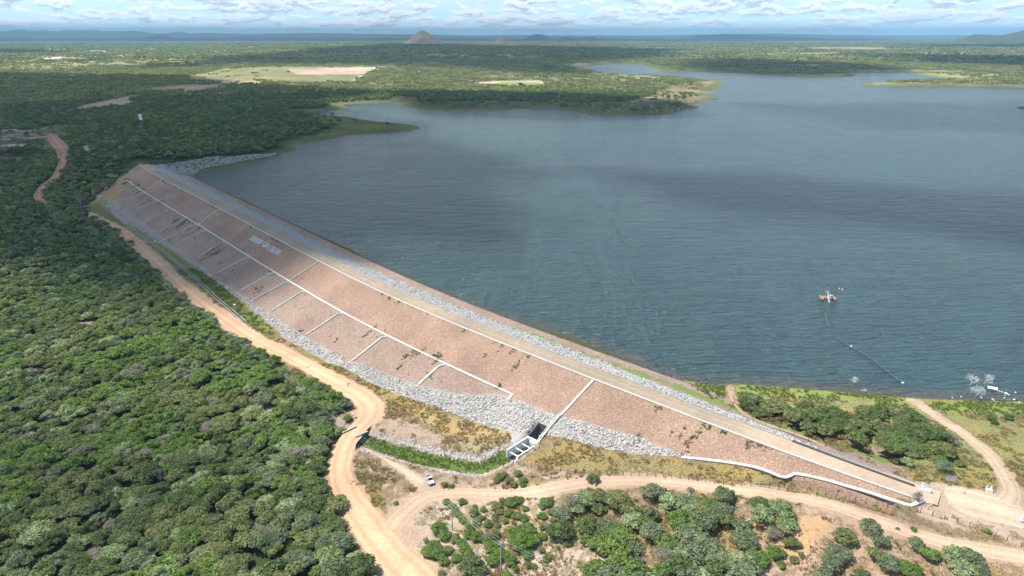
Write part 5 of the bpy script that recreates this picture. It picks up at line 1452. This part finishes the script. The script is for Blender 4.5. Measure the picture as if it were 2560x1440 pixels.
# ------------------------------------------------------------------ pickup
M_paint = plain('white_car_paint', (.72, .74, .76), .25, .03, 2.0)
M_glass = plain('dark_car_glass', (.02, .025, .03), .08, .1)
M_tyre = plain('tyre_rubber', (.025, .025, .025), .8, .2)
M_plas = plain('dark_plastic', (.05, .05, .055), .6, .2)
M_lamp = plain('lamp_lens', (.75, .76, .78), .15, .05)
M_redl = plain('red_lens', (.45, .03, .02), .25, .05)
M_grey = plain('galvanised_steel', (.45, .46, .47), .45, .1, 3, .5)
pf, pb = GP(1080, 1215), GP(1069, 1193)
pc = (pf + pb) / 2; hdg = math.atan2(-(pf - pb).x, (pf - pb).y)
tr = empty('pickup_truck', (pc.x, pc.y, float(terrain(pc.x, pc.y)) + .02), 'white single pickup parked on bare ground beside the narrow track', 'pickup', rz=math.atan2(pf.y - pb.y, pf.x - pb.x))
def prism(side, w0, w1=None):                       # side profile (x, z) extruded across y
    w1 = w1 or w0; n = len(side); v = [(x, -w0 / 2, z) for x, z in side] + [(x, w1 / 2, z) for x, z in side]
    f = [tuple(range(n))[::-1], tuple(range(n, 2 * n))] + [(i, (i + 1) % n, n + (i + 1) % n, n + i) for i in range(n)]
    return v, f
mb = MB()
mb.add(*prism([(2.28, .42), (2.34, .62), (2.28, .86), (2.0, .98), (1.02, 1.08), (-.55, 1.06), (-.55, .38), (1.0, .36), (2.0, .38)], 1.66))   # bonnet and lower cab
b1 = mb.build('body', M_paint, tr)
mb = MB(); mb.hexa([(-.52, -.78, 1.06), (1.0, -.78, 1.08), (1.0, .78, 1.08), (-.52, .78, 1.06)], [(-.38, -.66, 1.56), (.28, -.66, 1.58), (.28, .66, 1.58), (-.38, .66, 1.56)]); mb.build('cab', M_paint, tr)
mb = MB(); mb.hexa([(.34, -.62, 1.555), (1.0, -.74, 1.10), (1.0, .74, 1.10), (.34, .62, 1.555)], [(.38, -.60, 1.575), (1.03, -.71, 1.125), (1.03, .71, 1.125), (.38, .60, 1.575)]); mb.build('windscreen', M_glass, tr)
for sy in (-1, 1):
    mb = MB(); mb.hexa([(-.36, sy * .79, 1.12), (.82, sy * .79, 1.12), (.30, sy * .69, 1.50), (-.30, sy * .69, 1.50)], [(-.36, sy * .80, 1.12), (.82, sy * .80, 1.12), (.30, sy * .70, 1.50), (-.30, sy * .70, 1.50)]); mb.build('side_window', M_glass, tr)
    mb = MB(); mb.box((.86, sy * .93, 1.12), (.14, .2, .15)); mb.build('mirror', M_plas, tr)
    mb = MB(); mb.box((2.27, sy * .62, .78), (.12, .34, .18)); mb.build('headlight', M_lamp, tr)
    mb = MB(); mb.box((-2.16, sy * .74, .80), (.06, .14, .34)); mb.build('tail_light', M_redl, tr)
    for ax in (1.42, -1.30):
        w_ = MB(); w_.tube([(ax, sy * .62, .31), (ax, sy * .86, .31)], .31, 16); wo = w_.build('wheel', M_tyre, tr)
        w_ = MB(); w_.tube([(ax, sy * .855, .31), (ax, sy * .885, .31)], .18, 12); w_.build('rim', M_grey, wo)
mb = MB()
mb.box((-1.34, 0, .52), (1.6, 1.50, .12))
for sy in (-1, 1): mb.box((-1.34, sy * .79, .74), (1.58, .09, .52))
mb.box((-2.13, 0, .74), (.08, 1.62, .52)); mb.box((-.60, 0, .80), (.06, 1.5, .5)); mb.build('cargo_bed', M_paint, tr)
mb = MB(); mb.box((-1.34, 0, .60), (1.45, 1.40, .04)); mb.build('bed_floor', M_plas, tr)
mb = MB(); mb.box((2.33, 0, .50), (.14, 1.66, .24)); mb.build('bumper', M_plas, tr)
mb = MB(); mb.box((2.31, 0, .80), (.06, .80, .14)); mb.build('grille', M_plas, tr)

# ------------------------------------------------------------------ utility poles and lines
M_pole = plain('pole_concrete', (.42, .41, .39), .9, .15, 2)
def pole(px, py, hgt, label, rz=0.5, gear=True):
    p = GP(px, py); t = empty('utility_pole', tuple(p), label, 'utility pole', 'utility poles along the dirt roads', rz)
    mb = MB(); mb.hexa([(-.16, -.13, -.5), (.16, -.13, -.5), (.16, .13, -.5), (-.16, .13, -.5)], [(-.09, -.07, hgt), (.09, -.07, hgt), (.09, .07, hgt), (-.09, .07, hgt)]); mb.build('pole', M_pole, t)
    mb = MB(); mb.bar((-.95, 0, hgt - .35), (.95, 0, hgt - .35), .12, .14); mb.build('crossarm', M_pole, t)
    for x in (-.85, 0.0, .85):
        mb = MB(); mb.tube([(x, 0, hgt - .3 + (x == 0) * .3), (x, 0, hgt - .12 + (x == 0) * .3), (x, 0, hgt - .02 + (x == 0) * .3)], [.05, .09, .04], 8); mb.build('insulator', M_lamp, t)
    return t, p + Vector((0, 0, hgt))
P1, T1 = pole(1252, 1431, 9.5, 'tall concrete utility pole standing in green bushes at the photo bottom', .9)
mb = MB(); mb.box((.35, 0, 8.3), (.45, .4, .7)); mb.build('transformer', M_grey, P1)
mb = MB(); mb.bar((-.5, .3, 8.7), (.6, -.3, 8.7), .1); mb.build('cutout_bracket', M_pole, P1)
P2, T2 = pole(1131, 1327, 9.0, 'slimmer utility pole beside the slanting hedge and pale soil', .3)
P3, T3 = pole(721, 985, 9.0, 'utility pole in the wood near the road bend', .6)
P4, T4 = pole(418, 737, 8.5, 'utility pole where the wood meets the straight dirt road', .6)
P5, T5 = pole(205, 528, 9.5, 'utility pole on grass at the upper end of the dirt road', 1.0)
P6, T6 = pole(92, 341, 9.0, 'utility pole beside the distant clearing at left', 1.0)
P7, T7 = pole(23, 336, 9.0, 'utility pole in front of the distant white house', 1.0)
P8, T8 = pole(227, 326, 9.0, 'lone utility pole on the wooded hill left of the water tank', 1.0)
off1 = Vector((52, 62, H * .0 - 1)); 
M_wire = plain('aluminium_wire', (.35, .35, .35), .5, .05)
def span(A, B, label, sag=1.2, r=.022):
    mb = MB(); d = (B - A); n = Vector((d.y, -d.x, 0)).normalized()
    for o_ in (-.85, 0, .85):
        pts = []
        for i in range(13):
            t = i / 12; p = A.lerp(B, t) + n * o_ - Vector((0, 0, 4 * sag * t * (1 - t) + .1)); pts.append(p - A)
        mb.tube(pts, r, 4, cap=False)
    o = mb.build('power_line', M_wire); o.location = A; return props(o, label, 'power line', 'wires between the utility poles')
span(T1, T2, 'wires between the bottom utility pole and the one by the hedge', .5)
span(T1, T3, 'long wires from the bottom utility pole over the dirt road to the wood', 2.2)
span(T3, T4, 'wires over the wood between its two utility poles', 2.5)
span(T4, T5, 'wires along the upper straight of the dirt road', 3.0)
span(T5, T6, 'wires over the dark wood towards the distant clearing', 4.0)
q = T1 + Vector((46, -30, 2)); 
span(T1, q, 'wires leaving the photo at the bottom, right of the near pole', .9)

# ------------------------------------------------------------------ wire fences
def fence(px, gap, label, n_wire=4, hgt=1.45):
    a = np.array(px, float); g = ground_pt(a[:, 0], a[:, 1]); c, _ = resample(g[:, :2], np.ones(len(g)), gap)
    c = c[:100]
    z = terrain(c[:, 0], c[:, 1]); base = Vector((c[0, 0], c[0, 1], z[0]))
    t = empty('wire_fence', tuple(base), label, 'fence', 'wire fences round the dam')
    for i, (x, y) in enumerate(c):
        k = Vector((random.uniform(-.10, .10), random.uniform(-.10, .10), 0)); h = hgt * random.uniform(.85, 1.12)
        b = Vector((x, y, z[i])) - base; mb = MB(); mb.tube([b - Vector((0, 0, .3)), b + k + Vector((0, 0, h))], [.09, .07], 6); mb.build('post', M_wood, t)
    mb = MB()
    for w_ in range(n_wire):
        hh = .25 + w_ * (hgt - .35) / (n_wire - 1); mb.tube([Vector((x, y, z[i] + hh)) - base for i, (x, y) in enumerate(c)], .012, 3, cap=False)
    mb.build('wire', M_wire, t); return t
fence([(968, 1016), (1012, 1040), (1060, 1064), (1100, 1086), (1150, 1114), (1196, 1140)], 2.6, 'wire fence crossing the dry grass between road bend and stream')
fence([(1283, 1160), (1300, 1162), (1340, 1168), (1400, 1176), (1480, 1184), (1560, 1189), (1640, 1193), (1740, 1203), (1850, 1215), (1960, 1226), (2060, 1240), (2150, 1256), (2250, 1272), (2292, 1280)], 2.25, 'long wire fence between the near toe of the dam and the track')
fence([(2300, 1282), (2330, 1290), (2380, 1304), (2430, 1320), (2480, 1338), (2540, 1362), (2620, 1400)], 2.3, 'wire fence running down to the right edge of the photo')
fence([(1824, 1012), (1826, 1030), (1880, 1052), (1960, 1082), (2030, 1105), (2100, 1130)], 4.0, 'sparse wire fence beside the footpath and the lakeside thicket', 2, 1.2)

# ------------------------------------------------------------------ signs, pillars, dead tree at the near end
p = GP(2375, 1211); t = empty('sign_board', tuple(p), 'pale blue sign board on two legs in the grass', 'sign', rz=-.12)
M_sign = plain('faded_blue_sign', (.50, .58, .66), .5, .08, 1.5); M_ink = plain('faded_dark_print', (.16, .21, .30), .6, .2, 4)
mb = MB(); mb.box((0, 0, 1.75), (2.5, .06, 1.25)); sg = mb.build('panel', M_sign, t)
mb = MB()
for i, x in enumerate(np.linspace(-.95, .95, 9)): mb.box((x, -.036, 2.18), (.16, .012, .14))
mb.box((0, -.036, 2.0), (1.9, .012, .05)); mb.build('faded_print', M_ink, sg)
for x in (-1.1, 1.1): mb = MB(); mb.bar((x, .05, -.3), (x, .05, 2.3), .09); mb.build('leg', M_wood, t)

def prism_obj(name, pts_bottom, hs, mat, parent):
    n = len(pts_bottom); v = [(x, y, -.2) for x, y in pts_bottom] + [(x, y, h) for (x, y), h in zip(pts_bottom, hs)]
    f = [tuple(range(n))[::-1], tuple(range(n, 2 * n))] + [(i, (i + 1) % n, n + (i + 1) % n, n + i) for i in range(n)]
    return mesh_obj(name, v, f, mat, parent)
p = GP(2311, 1229); t = empty('masonry_barrier', tuple(p), 'angular white masonry barrier at the near end of the crest road', 'barrier')
mb = MB(); mb.hexa([(-1.3, -.5, -.2), (1.1, -.9, -.2), (1.0, .1, -.2), (-.9, .7, -.2)], [(-1.5, -.3, .9), (1.0, -.8, .75), (.7, .2, .9), (-.4, .6, 1.3)]); mb.build('base', M_white, t)
mb = MB(); mb.hexa([(-.55, .1, .8), (.35, -.05, .8), (.35, .55, .8), (-.5, .75, .8)], [(-.5, .3, 2.5), (-.05, .25, 2.3), (.25, .5, 1.9), (-.45, .6, 2.5)]); mb.build('fin', M_white, t)
mb = MB(); mb.box((1.0, -.7, .75), (.5, .5, .9), .3); mb.build('end_block', M_white, t)
p = GP(2471, 1230); t = empty('boat_shaped_block', tuple(p), 'white two-horned block with thin rails on the grass', 'block')
t.name = 'cattle_guard_block'
mb = MB(); mb.hexa([(-.55, -.5, -.2), (.75, -.7, -.2), (.75, .2, -.2), (-.7, .3, -.2)], [(-.75, -.3, 1.0), (.7, -.5, .8), (.75, .3, 1.0), (-.8, .3, 1.1)]); mb.build('base', M_white, t)
for x, h in ((-.62, 1.9), (.62, 1.7)): mb = MB(); mb.hexa([(x - .22, -.1, .8), (x + .22, -.1, .8), (x + .22, .3, .8), (x - .22, .3, .8)], [(x - .1, .05, h), (x + .1, .05, h), (x + .1, .25, h), (x - .1, .25, h)]); mb.build('horn', M_white, t)
for a, b in (((-1.6, .3, .5), (-.7, 0, .5)), ((.7, 0, .6), (2.0, -.3, .4))): mb = MB(); mb.bar(a, b, .08); mb.build('rail', M_grey, t)
p = GP(2558, 1302); t = empty('masonry_barrier', tuple(p), 'tilted white slab on a base at the right photo edge', 'barrier')
mb = MB(); mb.hexa([(-1.4, -.9, -.2), (1.2, -1.1, -.2), (1.2, .2, -.2), (-1.0, .4, -.2)], [(-1.3, -.8, .5), (1.2, -1.0, .5), (1.1, .2, .5), (-.9, .4, .5)]); mb.build('base', M_conc, t)
mb = MB(); mb.hexa([(-1.0, -.4, .4), (1.0, -.6, .4), (1.0, .1, .4), (-.8, .2, .4)], [(-.3, -.1, 2.1), (1.0, -.3, 2.1), (1.0, .1, 2.1), (-.2, .2, 2.1)]); mb.build('slab', M_white, t)

def bare_tree(px, py, hgt, spread, label, seed, z=None, mat=None, name='dead_tree', cat='dead tree', group=None, dens=1.0, lean=0.1):
    p = GP(px, py)
    if z is not None: q = un(px, py, z); p = Vector((*q, z))
    rng = random.Random(seed); t = empty(name, tuple(p), label, cat, group)
    tk = MB(); br = MB()
    def grow(a, d, ln, r, lv):
        pts = [a]; dd_ = d.copy()
        for i in range(3):
            dd_ = (dd_ + Vector((rng.uniform(-1, 1), rng.uniform(-1, 1), rng.uniform(-.3, .5))) * .28).normalized(); pts.append(pts[-1] + dd_ * ln / 3)
        (tk if lv < 2 else br).tube(pts, [r, r * .8, r * .62, r * .45], 5 if lv < 2 else 3)
        if lv >= 5: return
        for i in range(int(rng.choice((2, 3, 3)) * dens) + (lv < 2)):
            q = pts[rng.choice((2, 3, 3))]; v = Vector((rng.gauss(0, 1), rng.gauss(0, 1), rng.uniform(-.05, .8))) * spread
            grow(q, (dd_ * .7 + v).normalized(), ln * rng.uniform(.58, .8), max(r * .5, .022), lv + 1)
    for i in range(2): grow(Vector((rng.uniform(-.2, .2), rng.uniform(-.2, .2), -.5)), Vector((rng.uniform(-.5, .5) + lean, rng.uniform(-.5, .5), 1)).normalized(), hgt * .42, .14, 0)
    tk.build('trunk', mat or M_twig, t); br.build('branches', mat or M_twig, t); return t
M_pale = plain('silvered_wood', (.66, .66, .64), .85, .12, 2.0)
bare_tree(2424, 962, 5.2, .95, 'largest bleached dead tree standing in the lake, left of the raft', 1, 0, M_pale)
bare_tree(2459, 960, 4.6, .95, 'bleached dead tree in the water touching the raft', 2, 0, M_pale)
bare_tree(2437, 994, 5.0, .8, 'pale dead tree at the water edge below the two others', 3, 0, M_pale)
bare_tree(2134, 956, 2.4, .8, 'small bleached dead bush alone in the lake', 4, 0, M_pale, 'dead_bush', 'dead bush')
bare_tree(2160, 981, 1.8, .8, 'tiny grey dead bush near the shore grass', 5, 0, M_pale, 'dead_bush', 'dead bush')
M_greyt = plain('grey_twigs', (.20, .18, .17), .9, .2, 2)
bare_tree(2294, 1256, 3.6, .8, 'grey leafless tree at the near end of the dam crest', 6, None, M_greyt)
mb = MB(); mb.bar((0, 0, 0), (-.5, .1, 3.6), .14); p = GP(2297, 1252); o = mb.build('leaning_post', M_white); o.location = p; props(o, 'thin white post leaning inside the grey leafless tree', 'post')
for i, (u, v) in enumerate(((1740, 1230), (1150, 268), (1172, 279), (1250, 276), (1290, 268), (905, 262), (865, 290), (2070, 190), (2110, 186), (2170, 184))):
    w_ = ('by the track above the grove', 'in the inlet before the near peninsula, leftmost', 'in the inlet before the near peninsula, second from left', 'off the far peninsula, third from left', 'off the far peninsula, rightmost', 'in the narrow inlet by the wood', 'behind the low green point', 'on the far shore at right, leftmost', 'on the far shore at right, middle', 'on the far shore at right, rightmost')[i]
    if i: bare_tree(u, v, 7.5 if i < 7 else 11, .6, 'dark dead tree ' + w_, 30 + i, 0.0, M_greyt, dens=.8)

# ------------------------------------------------------------------ on the lake: pump float, hose, raft, floats
M_redp = plain('faded_red_paint', (.42, .19, .14), .6, .25, 1.2); M_deck = plain('deck_planks', (.42, .33, .24), .8, .2, 1.5)
q = un(2070, 745, .3); t = empty('pump_platform', (q[0], q[1], 0), 'red floating pump platform with white frame, anchored far out on the lake', 'platform', rz=-.10)
for sx_ in (-2.9, 2.9):
    mb = MB(); mb.tube([(sx_, -2.4, .25), (sx_, -2.2, .25), (sx_, 2.2, .25), (sx_, 2.4, .25)], [.3, .62, .62, .3], 12); mb.build('pontoon', M_redp, t, True)
mb = MB(); mb.box((0, -.2, .62), (6.2, 2.6, .14)); mb.build('deck', M_deck, t)
for a in (-1.6, 1.6): mb = MB(); mb.box((a, -.3, .85), (1.1, 1.7, .35)); mb.build('equipment_box', M_redp if a < 0 else M_plas, t)
mb = MB(); mb.box((1.5, .6, 1.15), (1.3, .9, .9)); mb.build('motor_housing', M_lamp, t)
fr = MB(); A, B = (-1.15, 1.2), (1.15, 1.2)
for x0, x1 in ((-1.25, -.55), (1.25, .55)): fr.bar((x0, 1.3, .6), (x1, 1.9, 5.0), .10); fr.bar((x0, .3, .6), (x1, 1.9, 5.0), .07)
fr.bar((-.55, 1.9, 5.0), (.55, 1.9, 5.0), .12); fr.bar((-.8, 1.72, 3.4), (.8, 1.72, 3.4), .10); fr.bar((-.8, 1.72, 3.4), (.55, 1.9, 5.0), .06); fr.bar((.8, 1.72, 3.4), (-.55, 1.9, 5.0), .06); fr.build('hoist_frame', M_grey, t)
mb = MB(); mb.tube([(.1, 1.6, 3.2), (0, .6, 1.7), (-.2, -1.0, .95), (-.7, -3.6, .35), (-1.0, -5.2, -.2)], .17, 8); mb.build('discharge_pipe', M_white, t)
rl = MB()
for (a, b) in (((-3.2, -1.6), (3.2, -1.6)), ((-3.2, 1.4), (-1.4, 1.4)), ((1.4, 1.4), (3.2, 1.4))):
    rl.bar((*a, 1.5), (*b, 1.5), .05)
    for k_ in range(5): x_ = a[0] + (b[0] - a[0]) * k_ / 4; rl.bar((x_, a[1], .6), (x_, a[1], 1.5), .05)
rl.build('railing', M_grey, t)
hp = un(*np.array([(2066, 757), (2063, 772), (2063, 787), (2066, 800), (2071, 812), (2080, 828), (2095, 845), (2106, 854), (2118, 862), (2128, 867), (2150, 880), (2180, 898), (2210, 922), (2235, 942), (2256, 957)], float).T, 0.0)
hz_ = [-.3, -.35, .05, .08, .05, -.35, .05, .08, .05, .0, .06, .06, .06, .06, .05]
M_hose = plain('algae_stained_hose', (.17, .18, .16), .6, .25, .5)
mb = MB(); o0 = Vector((*hp[0], 0)); mb.tube([Vector((x, y, z)) - o0 for (x, y), z in zip(hp, hz_)], .08, 8); o = mb.build('floating_hose', M_hose, None, True); o.location = o0; props(o, 'long thin hose curving from the pump platform towards the shore', 'hose')
def floatball(u, v, r, label, name='float', cat='float', group='white floats along the near shore'):
    q = un(u, v, 0); bm = bmesh.new(); bmesh.ops.create_uvsphere(bm, u_segments=12, v_segments=8, radius=r)
    for w in bm.verts: w.co.z *= .75
    me = bpy.data.meshes.new(name); bm.to_mesh(me); bm.free(); me.materials.append(M_lamp2); me.shade_smooth(); o = bpy.data.objects.new(name, me); link(o); o.location = (q[0], q[1], r * .3); return props(o, label, cat, group)
M_lamp2 = plain('white_foam_plastic', (.82, .83, .82), .6, .05)
floatball(2128, 866, .4, 'white float halfway along the thin hose')
floatball(2257, 958, .45, 'white float at the shore end of the thin hose')
floatball(2098, 722, .35, 'left one of two white floats right of the pump platform'); floatball(2106, 724, .35, 'right one of two white floats right of the pump platform')
BU = [(1620, 670, .22), (1690, 692, .25), (1775, 718, .28), (1900, 760, .42), (1945, 785, .42), (2025, 822, .28), (2258, 732, .3), (1885, 840, .2), (1860, 922, .25), (2205, 992, .4), (2385, 1080, .28)]
BW = ['first float right of the raft', 'second float right of the raft', 'third float right of the raft', 'larger white float, left one of a touching pair', 'larger white float, right one of a touching pair', 'white float just right of the touching pair', 'lone white float farthest out, near the right photo edge', 'tiny float just below the touching pair', 'small float below the touching pair, nearer shore', 'large white float close to shore at far right', 'white float at the grass edge, far right']
for (a, b, r), w_ in zip(BU, BW): floatball(2380 + a / 14.22, 930 + b / 14.22, r * .95, w_)
for (a, b), w_ in zip(((1025, 900), (1055, 937), (1435, 970), (1490, 1010), (325, 885), (10, 922)), ('small float just right of the shore dead tree', 'larger float right of the shore dead tree', 'white float close to shore below the raft', 'small float at the grass edge below the raft', 'small float left of the shore dead tree', 'white float on the shoreline well left of the dead trees')): floatball(2380 + a / 14.22, 930 + b / 14.22, .26, w_)
q = un(2482, 970, .3); t = empty('raft', (q[0], q[1], 0), 'small weathered white raft beside the bleached dead trees', 'raft', rz=-.55)
mb = MB(); mb.box((0, 0, .30), (3.0, 2.0, .16)); mb.build('deck', M_lamp2, t)
for y_ in (-.75, .75): mb = MB(); mb.tube([(-1.5, y_, .08), (1.5, y_, .08)], .26, 10); mb.build('float_drum', M_deck, t)
mb = MB(); mb.tube([(-1.3, .9, .4), (-.9, .95, 1.3), (.9, .95, 1.3), (1.3, .9, .4)], .03, 5); mb.build('rail_hoop', M_grey, t)

# ------------------------------------------------------------------ distant things: tank tower, houses, lone trees in the fields
p = GP(354, 309); t = empty('water_tank', tuple(p), 'tall white cylindrical water tank on the wooded hill', 'tank')
mb = MB(); mb.tube([(0, 0, -2), (0, 0, 10.6)], 2.1, 24); mb.build('tank_body', M_lamp2, t, False)
mb = MB(); mb.tube([(0, 0, 10.6), (0, 0, 10.9), (0, 0, 11.2)], [2.25, 2.25, .8], 24); mb.build('tank_cap', M_lamp2, t)
mb = MB(); mb.bar((2.15, 0, 0), (2.15, 0, 10.6), .12, .5); mb.build('ladder', M_grey, t)
M_tile = plain('clay_tiles', (.30, .20, .16), .9, .2, .6); M_wallp = plain('white_plaster', (.70, .68, .64), .9, .08, .6)
def house(u, v, w, d, h, rz, label, roof=M_tile):
    p = GP(u, v); t = empty('house', tuple(p), label, 'house', None, rz)
    mb = MB(); mb.box((0, 0, h / 2 - .3), (w, d, h + .6)); mb.build('wall', M_wallp, t)
    mb = MB(); e = .6; a = w / 2 + e; b = d / 2 + e; r = h + d * .24
    mb.add([(-a, -b, h - .05), (a, -b, h - .05), (a, 0, r), (-a, 0, r), (-a, b, h - .05), (a, b, h - .05), (-a, -b, h - .2), (a, -b, h - .2), (a, b, h - .2), (-a, b, h - .2)], [(0, 1, 2, 3), (3, 2, 5, 4), (0, 3, 4, 9, 6), (1, 7, 8, 5, 2), (6, 7, 1, 0), (9, 4, 5, 8), (6, 9, 8, 7)]); mb.build('roof', roof, t)
    for x in (-w * .3, w * .3): mb = MB(); mb.box((x, -d / 2 - .03, h * .55), (1.0, .06, 1.0)); mb.build('window', M_glass, t)
    mb = MB(); mb.box((0, -d / 2 - .03, 1.0), (1.0, .06, 2.0)); mb.build('door', M_plas, t)
house(19, 333, 10, 7, 3.0, .3, 'small white house at the left photo edge beyond the clearing')
house(34, 331, 7, 6, 2.6, .3, 'smaller house just right of the white one', M_conc)
FT = [(720, 182, 'alone in the middle of the yellow field', 0), (632, 172, 'on the far edge of the yellow field', 0), (595, 208, 'bare on the near edge of the yellow field', 5), (1300, 217, 'biggest at the round green field', 0), (1255, 219, 'left of the round green field', 0), (1325, 221, 'right front of the round green field', 2), (1375, 213, 'right of the round green field', 2), (1425, 215, 'farther right of the green field', 1)]
for u, v, w_, kd in FT:
    p = GP(u, v); s = 2.4 if 'biggest' in w_ else 1.7
    tree_thing('tree', p.x, p.y, p.z, kd, s, s, 1.0, '%s tree %s' % (LOOK[kd], w_), 'tree', 'lone trees in the far fields', 0)

# ------------------------------------------------------------------ labels of the many trees: same words get their order from the left
from collections import defaultdict
gp = defaultdict(list)
for t, base, u in POOL: gp[base].append((u, t))
for base, L_ in gp.items():
    L_.sort(key=lambda a: a[0])
    for i, (u, t) in enumerate(L_):
        if len(L_) == 1: t['label'] = base
        elif len(L_) == 2: t['label'] = base + (', left one' if i == 0 else ', right one')
        else: t['label'] = base + ', ' + (('leftmost' if i == 0 else 'rightmost' if i == len(L_) - 1 else ORD[i] + ' from left'))
# ------------------------------------------------------------------ air: one closed box of thin, even haze
hz = MB(); hz.hexa([(-62000, -3000, -40), (62000, -3000, -40), (62000, 44000, -40), (-62000, 44000, -40)],
                   [(-62000, -3000, 400), (62000, -3000, 400), (62000, 44000, 400), (-62000, 44000, 400)])
m = bpy.data.materials.new('haze'); m.use_nodes = True
m.node_tree.nodes.clear()
ho = m.node_tree.nodes.new('ShaderNodeOutputMaterial'); pv_ = m.node_tree.nodes.new('ShaderNodeVolumePrincipled')
pv_.inputs['Color'].default_value = (.38, .72, 1.0, 1)
pv_.inputs['Density'].default_value = HAZE
pv_.inputs['Anisotropy'].default_value = 0.0
m.node_tree.links.new(pv_.outputs[0], ho.inputs['Volume'])
o = hz.build('haze', m); props(o, 'pale blue haze over the whole plain', None, None, 'stuff')
print('script done', len(bpy.data.objects))
